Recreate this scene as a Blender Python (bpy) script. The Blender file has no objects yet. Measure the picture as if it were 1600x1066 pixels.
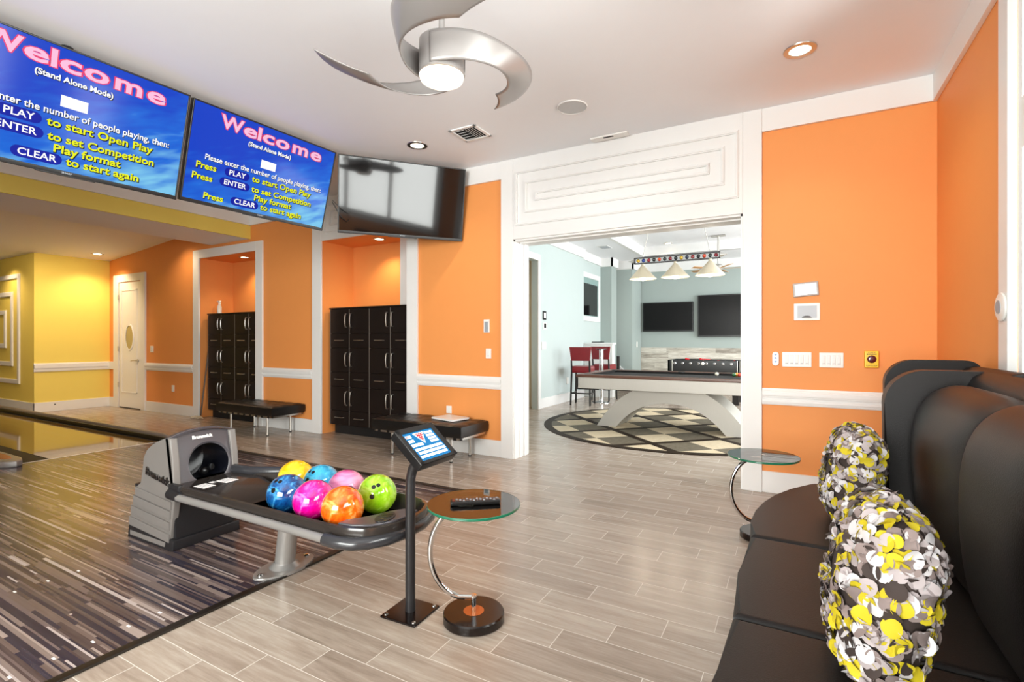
import bpy, bmesh, math, random
from math import sin, cos, pi, radians as R, hypot, atan2
from mathutils import Vector, Matrix, noise as mnoise
random.seed(7)
S = bpy.context.scene
COL = S.collection
# ------------------------------------------------------------------ camera
cam = bpy.data.objects.new('camera', bpy.data.cameras.new('camera'))
COL.objects.link(cam)
cam.location = (0, 0, 1.30)
cam.rotation_euler = (R(90), 0, math.atan(440/785))
cam.data.sensor_width = 36
cam.data.lens = 785/1600*36
cam.data.clip_start = .03
S.camera = cam
# ------------------------------------------------------------------ world, exposure
S.view_settings.view_transform = 'Standard'
S.view_settings.look = 'None'
S.view_settings.gamma = 1
S.view_settings.use_curve_mapping = False
S.view_settings.exposure = 0.0
W = bpy.data.worlds.new('daylight'); S.world = W; W.use_nodes = True
bg = W.node_tree.nodes['Background']
bg.inputs[0].default_value = (.93, .97, 1, 1); bg.inputs[1].default_value = 4.0
S.cycles.max_bounces = 8; S.cycles.diffuse_bounces = 5; S.cycles.glossy_bounces = 4
S.cycles.transparent_max_bounces = 12; S.cycles.sample_clamp_indirect = 6
S.cycles.caustics_reflective = False; S.cycles.caustics_refractive = False

def area(name, loc, rot, sx, sy, power, col=(1, 1, 1), spread=180):
    l = bpy.data.lights.new(name, 'AREA'); l.shape = 'RECTANGLE'; l.size = sx; l.size_y = sy
    l.energy = power; l.color = col; l.spread = R(spread)
    o = bpy.data.objects.new(name, l); COL.objects.link(o); o.location = loc; o.rotation_euler = rot
    return o
DAY = (1, .985, .96)
area('daylight_window_right', (1.30, .5, 1.95), (0, R(90), 0), 2.0, 5.6, 560, DAY)
area('near_fill_light', (-1.2, -3.9, 1.75), (R(90), 0, 0), 3.2, 2.4, 640, DAY)  # added fill source, shining in through the invented opening behind the viewer
area('daylight_pool_room', (3.35, 9.6, 1.9), (0, R(90), 0), 2.6, 7.0, 520, (.93, .98, 1))

def spot(name, loc, power, col=(1, .72, .42), size=120, blend=.6, rad=.05, aim=None):
    l = bpy.data.lights.new(name, 'SPOT'); l.energy = power; l.color = col
    l.spot_size = R(size); l.spot_blend = blend; l.shadow_soft_size = rad
    o = bpy.data.objects.new(name, l); COL.objects.link(o); o.location = loc
    if aim: o.rotation_euler = Vector((aim[0]-loc[0], aim[1]-loc[1], aim[2]-loc[2])).to_track_quat('-Z', 'Y').to_euler()
    return o

# ------------------------------------------------------------------ materials
def lin(h):
    h = h.lstrip('#'); c = [int(h[i:i+2], 16)/255 for i in (0, 2, 4)]
    return tuple(x/12.92 if x <= .04045 else ((x+.055)/1.055)**2.4 for x in c) + (1,)
def mat(name, col, rough=.5, metal=0, var=.04, vs=8, bump=0, bs=60, coat=0, emit=None, es=0, stretch=None, spec=.5):
    m = bpy.data.materials.new(name); m.use_nodes = True
    nt = m.node_tree; b = nt.nodes['Principled BSDF']
    c = lin(col) if isinstance(col, str) else tuple(col)+(1,)
    b.inputs['Roughness'].default_value = rough; b.inputs['Metallic'].default_value = metal
    b.inputs['Coat Weight'].default_value = coat
    if es: spec = .1; b.inputs['Roughness'].default_value = .6; b.inputs['Coat Roughness'].default_value = .06
    b.inputs['Specular IOR Level'].default_value = spec
    tc = nt.nodes.new('ShaderNodeTexCoord'); mp = nt.nodes.new('ShaderNodeMapping')
    nt.links.new(tc.outputs['Object'], mp.inputs[0])
    if stretch: mp.inputs['Scale'].default_value = stretch
    n = nt.nodes.new('ShaderNodeTexNoise'); n.inputs['Scale'].default_value = vs; n.inputs['Detail'].default_value = 4
    nt.links.new(mp.outputs[0], n.inputs[0])
    mx = nt.nodes.new('ShaderNodeMix'); mx.data_type = 'RGBA'
    mx.inputs['A'].default_value = tuple(x*(1-var) for x in c[:3])+(1,)
    mx.inputs['B'].default_value = tuple(min(1, x*(1+var)) for x in c[:3])+(1,)
    nt.links.new(n.outputs[0], mx.inputs['Factor']); nt.links.new(mx.outputs['Result'], b.inputs['Base Color'])
    if bump:
        n2 = nt.nodes.new('ShaderNodeTexNoise'); n2.inputs['Scale'].default_value = bs; n2.inputs['Detail'].default_value = 3
        nt.links.new(mp.outputs[0], n2.inputs[0])
        bp = nt.nodes.new('ShaderNodeBump'); bp.inputs['Strength'].default_value = bump; bp.inputs['Distance'].default_value = .004
        nt.links.new(n2.outputs[0], bp.inputs['Height']); nt.links.new(bp.outputs[0], b.inputs['Normal'])
    if emit:
        b.inputs['Emission Color'].default_value = lin(emit); b.inputs['Emission Strength'].default_value = es
    return m
class NG:
    """small helper for writing node maths"""
    def __init__(s, m): s.nt = m.node_tree; s.n = s.nt.nodes; s.l = s.nt.links
    def v(s, x, inp):
        if hasattr(x, 'is_output'): s.l.new(x, inp)
        else: inp.default_value = x
    def m(s, op, a, b=0.0, c=0.0):
        k = s.n.new('ShaderNodeMath'); k.operation = op
        s.v(a, k.inputs[0]); s.v(b, k.inputs[1]); s.v(c, k.inputs[2]); return k.outputs[0]
    def xyz(s, x, y, z):
        k = s.n.new('ShaderNodeCombineXYZ'); s.v(x, k.inputs[0]); s.v(y, k.inputs[1]); s.v(z, k.inputs[2]); return k.outputs[0]
    def pos(s):
        g = s.n.new('ShaderNodeNewGeometry'); k = s.n.new('ShaderNodeSeparateXYZ'); s.l.new(g.outputs['Position'], k.inputs[0]); return k.outputs
    def obj(s):
        g = s.n.new('ShaderNodeTexCoord'); k = s.n.new('ShaderNodeSeparateXYZ'); s.l.new(g.outputs['Object'], k.inputs[0]); return k.outputs
    def white(s, vec):
        k = s.n.new('ShaderNodeTexWhiteNoise'); k.noise_dimensions = '3D'; s.l.new(vec, k.inputs['Vector']); return k.outputs['Value']
    def noise(s, vec, scale, detail=3, rough=.5, dist=0):
        k = s.n.new('ShaderNodeTexNoise'); s.l.new(vec, k.inputs['Vector']); k.inputs['Scale'].default_value = scale
        k.inputs['Detail'].default_value = detail; k.inputs['Roughness'].default_value = rough; k.inputs['Distortion'].default_value = dist
        return k.outputs[0]
    def ramp(s, fac, stops, const=False):
        k = s.n.new('ShaderNodeValToRGB'); s.l.new(fac, k.inputs[0]); e = k.color_ramp.elements
        if const: k.color_ramp.interpolation = 'CONSTANT'
        while len(e) < len(stops): e.new(.5)
        for q, (p, c) in zip(e, stops): q.position = p; q.color = lin(c)
        return k.outputs[0]
    def mix(s, f, a, b, mode='MIX'):
        k = s.n.new('ShaderNodeMix'); k.data_type = 'RGBA'; k.blend_type = mode
        s.v(f, k.inputs['Factor']); s.v(a, k.inputs['A']); s.v(b, k.inputs['B']); return k.outputs['Result']

M = {}
M['orange'] = mat('orange_paint', '#EC9851', .6, var=.015, bump=.05, bs=120)
M['yellow'] = mat('yellow_paint', '#F0DA6C', .6, var=.015, bump=.05, bs=120)
M['white'] = mat('white_trim_paint', '#EBEAE8', .38, var=.01)
M['ceil'] = mat('ceiling_paint', '#F1F2F5', .8, var=.01, bump=.05, bs=150)
M['bluewall'] = mat('pale_blue_paint', '#C2CDCB', .6, var=.015)
M['greywall'] = mat('blue_grey_paint', '#A3AEAA', .6, var=.015)
M['beige'] = mat('beige_paint', '#D6C8AE', .6, var=.015)
M['espresso'] = mat('espresso_laminate', '#191210', .38, var=.12, vs=5, stretch=(1, 1, 12), spec=.3)
M['espresso_edge'] = mat('espresso_edge', '#7A726A', .4)
M['chrome'] = mat('polished_chrome', '#DADADA', .08, 1, var=.01)
M['nickel'] = mat('brushed_nickel', '#C9C6C0', .28, 1, var=.03)
M['silver'] = mat('silver_paint', '#A9A6A3', .34, .55, var=.02)
M['leather'] = mat('black_leather', '#0E0D0D', .36, var=.1, bump=.25, bs=180)
M['brownleather'] = mat('dark_brown_leather', '#110C0B', .42, var=.08, bump=.2, bs=260, spec=.32)
M['black'] = mat('black_plastic', '#101011', .3, var=.05)
M['blackmat'] = mat('black_matte', '#141212', .7, var=.05)
M['screenoff'] = mat('dark_screen_glass', '#0B0A0B', .07, var=.05, coat=.25, spec=.4)
M['graphite'] = mat('graphite_plastic', '#474448', .32, var=.03, coat=.15)
M['graphite_dark'] = mat('dark_graphite_plastic', '#1F1E20', .42, var=.03)
M['hoodside'] = mat('grey_moulded_plastic', '#77726E', .45, var=.03)
M['hole'] = mat('dark_cavity', '#0A0B12', .25, var=.05, coat=.5)
M['tray'] = mat('tray_plastic', '#2E2926', .18, var=.1, coat=.25)
M['bumper'] = mat('bumper_plastic', '#303033', .25, var=.05, coat=.2)
M['plate'] = mat('white_switch_plastic', '#F1EEE9', .3, var=.01)
M['greyline'] = mat('grey_print', '#9AA0A8', .5)
M['fan'] = mat('satin_nickel_blade', '#9F9B99', .35, .45, var=.02)
M['walnut'] = mat('walnut_wood', '#5A3522', .3, var=.2, vs=6, stretch=(1, 12, 12))
M['tablesilver'] = mat('brushed_silver_laminate', '#BAB5AD', .42, .2, var=.04, vs=5, stretch=(30, 30, 2))
M['cloth'] = mat('black_felt', '#0C0A0A', .95, var=.1)
M['red'] = mat('red_vinyl', '#7E0F1A', .3, var=.08)
M['screenfar'] = mat('matte_dark_screen', '#0B0A0B', .3, spec=.2)
M['blackwood'] = mat('black_wood', '#15110F', .35, var=.1)
M['darkbrown'] = mat('dark_brown_lacquer', '#130B09', .2, var=.06)
M['copperdot'] = mat('copper_disc', '#C2703A', .25, .6, var=.03)
M['cream'] = mat('cream_shade', '#D9CDB4', .4, .3, var=.05)
M['rail'] = mat('bowling_cap_brown', '#8A7F78', .3, .2, var=.04)
M['railside'] = mat('bowling_cap_side', '#1E1812', .35, var=.1)
M['lamp_e'] = mat('warm_lamp_lens', '#FFF3DC', .4, emit='#FFE9C4', es=9)
M['fan_e'] = mat('opal_fan_light', '#FFF6E6', .4, emit='#FFF3DE', es=1.25)
M['paper'] = mat('white_paper', '#F2EFEC', .5, var=.01)
M['rubber'] = mat('black_rubber', '#0F0E0F', .6)
M['stair'] = mat('dark_stair_wood', '#2C2320', .35, var=.1)
M['redp'] = mat('red_plastic', '#D8202C', .3)
M['yellowbox'] = mat('yellow_plastic', '#FFCC18', .35)
M['darkred'] = mat('dark_red_button', '#5A0F18', .25, coat=.5)
M['brassy'] = mat('translucent_white_plastic', '#DDD6CF', .25)
M['kioskred'] = mat('kiosk_red', '#C5202A', .5, emit='#E83038', es=.9)
M['kioskwhite'] = mat('kiosk_white', '#FFFFFF', .5, emit='#F4FAF4', es=.95)
M['tvwhite'] = mat('screen_white_text', '#404040', .4, emit='#FFFFFF', es=.95)
M['tvyellow'] = mat('screen_yellow_text', '#303000', .4, emit='#EDF21C', es=.95)
M['tvpink'] = mat('screen_pink_text', '#502838', .4, emit='#F2C4E0', es=.92)
M['tvnavy'] = mat('screen_navy', '#04083C', .4, emit='#0A1AA0', es=.8)
M['tvshadow'] = mat('screen_text_shadow', '#04081C', .4, emit='#0A1240', es=.2)
M['tvred'] = mat('screen_red_outline', '#9A2A4A', .4, emit='#A02848', es=.7)

def glassy(name, tint, gl=.08, rough=.02):
    m = bpy.data.materials.new(name); m.use_nodes = True; g = NG(m)
    for k in list(g.n):
        if k.type == 'BSDF_PRINCIPLED': g.n.remove(k)
    out = g.n['Material Output']
    t = g.n.new('ShaderNodeBsdfTransparent'); t.inputs[0].default_value = tint+(1,)
    s = g.n.new('ShaderNodeBsdfGlossy'); s.inputs['Roughness'].default_value = rough
    f = g.n.new('ShaderNodeFresnel'); f.inputs[0].default_value = 1.5
    a = g.m('MINIMUM', g.m('ADD', f.outputs[0], gl), 1.0)
    mx = g.n.new('ShaderNodeMixShader'); g.l.new(a, mx.inputs[0]); g.l.new(t.outputs[0], mx.inputs[1]); g.l.new(s.outputs[0], mx.inputs[2])
    g.l.new(mx.outputs[0], out.inputs[0]); return m
M['glass'] = glassy('clear_glass', (.97, .985, .975), .02)
M['tabletop'] = glassy('table_glass', (.93, .975, .955), .10)
M['glassedge'] = mat('green_glass_edge', '#1F6B50', .08, coat=.8, var=.2, vs=20)

# floor tile: wood look planks 0.597 x 0.153, third-offset
def tile_mat():
    m = mat('wood_look_tile', '#B0A090', .3); g = NG(m); b = g.n['Principled BSDF']; x, y, z = g.pos()
    yy = g.m('DIVIDE', g.m('SUBTRACT', y, 1.934-15.3*3), .153)
    k = g.m('FLOOR', yy); fy = g.m('SUBTRACT', yy, k)
    xx = g.m('DIVIDE', g.m('ADD', g.m('SUBTRACT', x, -.905-59.7), g.m('MULTIPLY', k, -.199)), .597)
    c = g.m('FLOOR', xx); fx = g.m('SUBTRACT', xx, c)
    gy = g.m('LESS_THAN', g.m('MINIMUM', fy, g.m('SUBTRACT', 1.0, fy)), .0105)
    gx = g.m('LESS_THAN', g.m('MINIMUM', fx, g.m('SUBTRACT', 1.0, fx)), .0027)
    gr = g.m('MAXIMUM', gx, gy)
    rnd = g.white(g.xyz(c, k, 0.0))
    sx = g.m('ADD', g.m('MULTIPLY', x, 2.2), g.m('MULTIPLY', rnd, 40.0))
    n1 = g.noise(g.xyz(sx, g.m('MULTIPLY', y, 26.0), g.m('MULTIPLY', rnd, 9.0)), 1.0, 5, .62, .4)
    n2 = g.noise(g.xyz(g.m('MULTIPLY', x, 7.0), g.m('MULTIPLY', y, 60.0), rnd), 1.4, 4, .6)
    f = g.m('ADD', g.m('MULTIPLY', n1, .62), g.m('ADD', g.m('MULTIPLY', n2, .25), g.m('MULTIPLY', rnd, .14)))
    colr = g.ramp(f, [(.30, '#8A7B6D'), (.44, '#A09082'), (.54, '#AE9F90'), (.66, '#BDB0A2')])
    fin = g.mix(gr, colr, lin('#DAD2C8'))
    g.l.new(fin, b.inputs['Base Color'])
    g.l.new(g.m('ADD', g.m('MULTIPLY', n1, .16), g.m('ADD', .16, g.m('MULTIPLY', gr, .3))), b.inputs['Roughness'])
    bp = g.n.new('ShaderNodeBump'); bp.inputs['Strength'].default_value = .35; bp.inputs['Distance'].default_value = .002
    g.l.new(g.m('SUBTRACT', g.m('MULTIPLY', n2, .3), gr), bp.inputs['Height']); g.l.new(bp.outputs[0], b.inputs['Normal'])
    return m
M['tile'] = tile_mat()
def approach_mat():
    m = mat('striped_approach_laminate', '#777777', .2); g = NG(m); b = g.n['Principled BSDF']; x, y, z = g.pos()
    def strips(wd, l0, l1, seed):
        k = g.m('FLOOR', g.m('DIVIDE', g.m('ADD', y, 40.0), wd))
        r1 = g.white(g.xyz(k, seed, 1.0)); r2 = g.white(g.xyz(k, seed, 2.0))
        L = g.m('ADD', l0, g.m('MULTIPLY', r1, l1-l0))
        c = g.m('FLOOR', g.m('DIVIDE', g.m('ADD', g.m('ADD', x, 60.0), g.m('MULTIPLY', r2, 3.0)), L))
        return k, c, g.white(g.xyz(k, c, seed))
    k, c, v = strips(.018, .25, 1.15, 3.0)
    k2, c2, v2 = strips(.009, .4, 1.6, 8.0)
    P = [(0, '#241F30'), (.14, '#4A3B3A'), (.27, '#6B5A54'), (.4, '#554846'), (.52, '#86756E'), (.63, '#2B2638'), (.76, '#A8978E'), (.85, '#6E5E5C'), (.95, '#C0B2AC')]
    ca = g.ramp(v, P, True); cb = g.ramp(v2, P, True)
    pick = g.m('GREATER_THAN', g.white(g.xyz(k, c, 31.0)), .62)
    colr = g.mix(pick, ca, cb)
    n = g.noise(g.xyz(g.m('MULTIPLY', x, 3.0), g.m('MULTIPLY', y, 90.0), 0.0), 1.0, 3)
    colr = g.mix(.12, colr, g.ramp(n, [(.3, '#3C3431'), (.7, '#9A8D83')]))
    g.l.new(colr, b.inputs['Base Color']); b.inputs['Roughness'].default_value = .2
    return m
M['approach'] = approach_mat()
def lane_mat():
    m = mat('lane_boards', '#9A7A45', .06, coat=.6); g = NG(m); b = g.n['Principled BSDF']; x, y, z = g.pos()
    k = g.m('FLOOR', g.m('DIVIDE', g.m('ADD', y, 40.0), .027))
    r1 = g.white(g.xyz(k, 5.0, 1.0))
    n = g.noise(g.xyz(g.m('MULTIPLY', x, 2.0), g.m('MULTIPLY', y, 60.0), r1), 1.0, 4)
    f = g.m('ADD', g.m('MULTIPLY', r1, .45), g.m('MULTIPLY', n, .55))
    g.l.new(g.ramp(f, [(.2, '#6E5430'), (.5, '#8B6C3D'), (.8, '#A5854E')]), b.inputs['Base Color'])
    b.inputs['Roughness'].default_value = .07
    return m
M['lane'] = lane_mat()
def medallion_mat():
    m = mat('mosaic_tile', '#888888', .22); g = NG(m); b = g.n['Principled BSDF']; x, y, z = g.pos()
    dx = g.m('SUBTRACT', x, -.84); dy = g.m('SUBTRACT', y, 7.13)
    s = .70711
    u = g.m('ADD', g.m('MULTIPLY', g.m('ADD', dx, dy), s/1.03), 20.0)
    w = g.m('ADD', g.m('MULTIPLY', g.m('SUBTRACT', dy, dx), s/1.03), 20.0)
    fu = g.m('FRACT', u); fw = g.m('FRACT', w)
    band = g.m('MAXIMUM', g.m('LESS_THAN', g.m('MINIMUM', fu, g.m('SUBTRACT', 1.0, fu)), .052),
               g.m('LESS_THAN', g.m('MINIMUM', fw, g.m('SUBTRACT', 1.0, fw)), .052))
    ch = g.m('ABSOLUTE', g.m('SUBTRACT', g.m('GREATER_THAN', fu, .5), g.m('GREATER_THAN', fw, .5)))
    n = g.noise(g.xyz(g.m('MULTIPLY', x, 9.0), g.m('MULTIPLY', y, 9.0), 0.0), 2.0, 6, .7)
    tan = g.ramp(n, [(.3, '#CDBB9C'), (.7, '#E0D0B4')]); gry = g.ramp(n, [(.3, '#625B4E'), (.7, '#7D7566')])
    c1 = g.mix(ch, tan, gry)
    rr = g.m('SQRT', g.m('ADD', g.m('POWER', g.m('SUBTRACT', x, -1.55), 2.0), g.m('POWER', g.m('SUBTRACT', y, 7.97), 2.0)))
    ring = g.m('GREATER_THAN', rr, 1.93)
    dark = g.ramp(n, [(.3, '#261D16'), (.7, '#382D25')]); b.inputs['Specular IOR Level'].default_value = .04
    g.l.new(g.mix(g.m('MAXIMUM', band, ring), c1, dark), b.inputs['Base Color'])
    b.inputs['Roughness'].default_value = .45
    return m
M['medallion'] = medallion_mat()
def whitewash_mat():
    m = mat('whitewashed_boards', '#CFC8BB', .6); g = NG(m); b = g.n['Principled BSDF']; x, y, z = g.pos()
    k = g.m('FLOOR', g.m('DIVIDE', z, .14)); r = g.white(g.xyz(k, 2.0, 0.0))
    c = g.m('FLOOR', g.m('ADD', g.m('MULTIPLY', x, .8), g.m('MULTIPLY', r, 7.0))); r2 = g.white(g.xyz(k, c, 4.0))
    n = g.noise(g.xyz(g.m('ADD', g.m('MULTIPLY', x, 2.0), g.m('MULTIPLY', r2, 30.0)), 0.0, g.m('MULTIPLY', z, 16.0)), 1.0, 6, .7)
    g.l.new(g.ramp(g.m('ADD', g.m('MULTIPLY', n, .8), g.m('MULTIPLY', r2, .2)), [(.34, '#8E857A'), (.5, '#C2BBAE'), (.62, '#DAD5CA'), (.8, '#E6E2DA')]), b.inputs['Base Color'])
    return m
M['whitewash'] = whitewash_mat()
def tvblue_mat(c0, c1, c2, name, es=.85):
    m = mat(name, c0, .12); g = NG(m); b = g.n['Principled BSDF']; x, y, z = g.obj()
    d = g.m('ADD', g.m('MULTIPLY', x, .5), g.m('MULTIPLY', z, -1.3))
    n = g.noise(g.xyz(g.m('ADD', x, g.m('MULTIPLY', z, 2.2)), g.m('MULTIPLY', g.m('SUBTRACT', z, g.m('MULTIPLY', x, .45)), 6.0), 0.0), 2.2, 2)
    f = g.m('ADD', g.m('MULTIPLY', d, .55), g.m('ADD', .40, g.m('MULTIPLY', g.m('SUBTRACT', n, .5), .7)))
    r = g.ramp(f, [(.25, c0), (.55, c1), (.85, c2)])
    b.inputs['Base Color'].default_value = (.005, .005, .01, 1); b.inputs['Specular IOR Level'].default_value = .12
    for l in list(b.inputs['Base Color'].links): g.l.remove(l)
    g.l.new(r, b.inputs['Emission Color']); b.inputs['Emission Strength'].default_value = es
    return m
M['tvblue'] = tvblue_mat('#0846D2', '#1A70E4', '#84D2F8', 'blue_game_screen', .9)
M['kioskblue'] = tvblue_mat('#1A96DE', '#22A8E4', '#5ED8EC', 'cyan_touch_screen', .9)
def ball_mat(name, a, bb, c, mode=0):
    m = mat(name, a, .1, coat=1.0); g = NG(m); b = g.n['Principled BSDF']; x, y, z = g.obj()
    if mode: vec = g.xyz(g.m('MULTIPLY', x, 3.0), g.m('MULTIPLY', y, 3.0), g.m('MULTIPLY', z, 22.0)); n = g.noise(vec, 1.0, 3, .5, 1.2)
    else: vec = g.xyz(x, y, z); n = g.noise(vec, 9.0, 4, .55, 2.2)
    g.l.new(g.ramp(n, [(.36, a), (.5, bb), (.64, c)]), b.inputs['Base Color'])
    return m

# ------------------------------------------------------------------ mesh tools
def wm(o):
    m = o.matrix_basis.copy() if o.parent is None else wm(o.parent) @ o.matrix_basis
    return m
def rot(ax, a): return Matrix.Rotation(a, 4, ax)
def tr(x, y, z): return Matrix.Translation((x, y, z))
class MB:
    def __init__(s, T=None): s.bm = bmesh.new(); s.T = T or Matrix(); s.mats = []; s.cur = 0
    def use(s, m):
        if m not in s.mats: s.mats.append(m)
        s.cur = s.mats.index(m); return s
    def _f(s, vs):
        try:
            f = s.bm.faces.new(vs); f.material_index = s.cur; return f
        except ValueError: return None
    def v(s, p): return s.bm.verts.new(s.T @ Vector(p))
    def box(s, x0, y0, z0, x1, y1, z1, bev=0, seg=2):
        x0, x1 = sorted((x0, x1)); y0, y1 = sorted((y0, y1)); z0, z1 = sorted((z0, z1))
        V = [s.v(p) for p in ((x0, y0, z0), (x1, y0, z0), (x1, y1, z0), (x0, y1, z0), (x0, y0, z1), (x1, y0, z1), (x1, y1, z1), (x0, y1, z1))]
        F = [s._f([V[i] for i in q]) for q in ((0, 3, 2, 1), (4, 5, 6, 7), (0, 1, 5, 4), (1, 2, 6, 5), (2, 3, 7, 6), (3, 0, 4, 7))]
        if bev:
            E = list({e for f in F for e in f.edges})
            r = bmesh.ops.bevel(s.bm, geom=E, offset=bev, segments=seg, profile=.5, affect='EDGES')
            for f in r['faces']: f.material_index = s.cur
        return s
    def cbox(s, c, d, bev=0, seg=2):
        return s.box(c[0]-d[0]/2, c[1]-d[1]/2, c[2]-d[2]/2, c[0]+d[0]/2, c[1]+d[1]/2, c[2]+d[2]/2, bev, seg)
    def quad(s, *p): s._f([s.v(q) for q in p]); return s
    def ring(s, pts, prev=None, close=True):
        V = [s.v(p) for p in pts]
        if prev:
            n = len(V)
            for i in range(n if close else n-1): s._f([prev[i], prev[(i+1) % n], V[(i+1) % n], V[i]])
        return V
    def cap(s, V, flip=False): s._f(V[::-1] if flip else V); return s
    def lathe(s, prof, seg=32, c=(0, 0, 0), capb=True, capt=True):
        pv = None; first = None
        for r, z in prof:
            pts = [(c[0]+r*cos(2*pi*i/seg), c[1]+r*sin(2*pi*i/seg), c[2]+z) for i in range(seg)]
            pv = s.ring(pts, pv)
            if first is None: first = pv
        if capb: s.cap(first, True)
        if capt: s.cap(pv)
        return s
    def cyl(s, c, r, h, seg=24, bev=0):
        if bev: return s.lathe([(r-bev, 0), (r, bev), (r, h-bev), (r-bev, h)], seg, c)
        return s.lathe([(r, 0), (r, h)], seg, c)
    def sphere(s, c, r, u=24, v=14):
        top = s.v((c[0], c[1], c[2]+r)); bot = s.v((c[0], c[1], c[2]-r)); rings = []
        for j in range(1, v):
            a = pi*j/v
            rings.append([s.v((c[0]+r*sin(a)*cos(2*pi*i/u), c[1]+r*sin(a)*sin(2*pi*i/u), c[2]+r*cos(a))) for i in range(u)])
        for i in range(u):
            s._f([top, rings[0][i], rings[0][(i+1) % u]]); s._f([bot, rings[-1][(i+1) % u], rings[-1][i]])
            for j in range(v-2): s._f([rings[j][i], rings[j+1][i], rings[j+1][(i+1) % u], rings[j][(i+1) % u]])
        return s
    def tube(s, pts, r, seg=10, caps=True):
        P = [Vector(p) for p in pts]; n = len(P); rr = r if isinstance(r, (list, tuple)) else [r]*n
        up = None; pv = None; first = None
        for i in range(n):
            t = (P[min(i+1, n-1)]-P[max(i-1, 0)]).normalized()
            if up is None:
                up = Vector((0, 0, 1)) if abs(t.z) < .9 else Vector((1, 0, 0))
            a = (up - t*up.dot(t)).normalized(); b = t.cross(a); up = a
            pv = s.ring([P[i]+(a*cos(2*pi*k/seg)+b*sin(2*pi*k/seg))*rr[i] for k in range(seg)], pv)
            if first is None: first = pv
        if caps: s.cap(first, True); s.cap(pv)
        return s
    def prism(s, pts, axis, a, b, bev=0, seg=2):
        """2D outline extruded along axis from a to b. axis 'z': pts (x,y); 'y': (x,z); 'x': (y,z)"""
        def P(p, h): return {'z': (p[0], p[1], h), 'y': (p[0], h, p[1]), 'x': (h, p[0], p[1])}[axis]
        A = [s.v(P(p, a)) for p in pts]; B = [s.v(P(p, b)) for p in pts]; n = len(pts); F = []
        F.append(s._f(A[::-1])); F.append(s._f(B))
        for i in range(n): F.append(s._f([A[i], A[(i+1) % n], B[(i+1) % n], B[i]]))
        if bev:
            E = list({e for f in F[:2] if f for e in f.edges})
            r = bmesh.ops.bevel(s.bm, geom=E, offset=bev, segments=seg, profile=.5, affect='EDGES')
            for f in r['faces']: f.material_index = s.cur
        return s
    def build(s, name, m=None, parent=None, smooth=True, origin=None, ang=35):
        if m: s.mats = [m]+[q for q in s.mats if q is not m] if not s.mats else s.mats
        me = bpy.data.meshes.new(name)
        bmesh.ops.recalc_face_normals(s.bm, faces=s.bm.faces)
        if parent is not None: inv = wm(parent).inverted()
        else:
            if origin is None:
                xs = [v.co for v in s.bm.verts]
                lo = [min(p[i] for p in xs) for i in range(3)]; hi = [max(p[i] for p in xs) for i in range(3)]
                origin = ((lo[0]+hi[0])/2, (lo[1]+hi[1])/2, lo[2])
            inv = tr(*origin).inverted()
        s.bm.transform(inv); s.bm.to_mesh(me); s.bm.free()
        for q in s.mats: me.materials.append(q)
        if smooth:
            me.shade_smooth(); me.set_sharp_from_angle(angle=R(ang))
        o = bpy.data.objects.new(name, me); COL.objects.link(o)
        if parent is not None: o.parent = parent
        else: o.location = origin
        if smooth and ang <= 35:
            w = o.modifiers.new('weighted normals', 'WEIGHTED_NORMAL'); w.keep_sharp = True
        return o
def empty(name, label, cat, loc=(0, 0, 0), rz=0, group=None):
    o = bpy.data.objects.new(name, None); COL.objects.link(o); o.location = loc; o.rotation_euler = (0, 0, rz)
    o.empty_display_size = .1
    return tag(o, label, cat, group)
def tag(o, label, cat, group=None):
    o['label'] = label; o['category'] = cat
    if group: o['group'] = group
    return o
def struct(o): o['kind'] = 'structure'; return o
def copy_tree(o, parent=None):
    c = o.copy(); COL.objects.link(c); c.parent = parent
    for ch in list(o.children): copy_tree(ch, c)
    return c
def text_into(mb, body, size, T, m, bold=0.0, sx=1.0, align='CENTER', depth=.0):
    cu = bpy.data.curves.new('t', 'FONT'); cu.body = body; cu.size = size; cu.align_x = align; cu.align_y = 'CENTER'
    cu.offset = bold; cu.extrude = depth; cu.resolution_u = 3
    o = bpy.data.objects.new('t', cu); COL.objects.link(o)
    dg = bpy.context.evaluated_depsgraph_get(); me = bpy.data.meshes.new_from_object(o.evaluated_get(dg))
    mb.use(m); base = {}
    for v in me.vertices: base[v.index] = mb.bm.verts.new(mb.T @ (T @ Vector((v.co.x*sx, v.co.y, v.co.z))))
    for p in me.polygons:
        try: f = mb.bm.faces.new([base[i] for i in p.vertices]); f.material_index = mb.cur
        except ValueError: pass
    bpy.data.objects.remove(o); bpy.data.meshes.remove(me); bpy.data.curves.remove(cu)

# ------------------------------------------------------------------ room shell
YA, ZC, XR = 4.85, 3.30, .94
b = MB(); b.quad((-22, -4.2, 0), (4.2, -4.2, 0), (4.2, 16, 0), (-22, 16, 0)); struct(b.build('floor', M['tile']))
b = MB(); b.box(-7.10, -3.49, .001, -2.47, 3.55, .006); struct(b.build('bowling_approach', M['approach']))
b = MB(); b.box(-2.475, -3.49, .001, -2.43, 3.60, .012, .003); b.box(-7.1, 3.548, .001, -2.47, 3.60, .012, .003); struct(b.build('trim_1', M['railside']))
b = MB(); b.box(-20, 2.33, .001, -7.115, 3.40, .005); b.box(-20, .75, .001, -7.115, 1.82, .005); struct(b.build('lane_floor', M['lane']))
b = MB(); b.box(-7.118, .75, .002, -7.10, 3.42, .0075); struct(b.build('trim_2', M['white']))
# gutters either side of the visible lane
b = MB()
b.box(-20, 2.12, .001, -7.15, 2.33, .004); b.box(-20, 3.40, .001, -7.15, 3.44, .004); struct(b.build('lane_gutter', M['rubber']))
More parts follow.
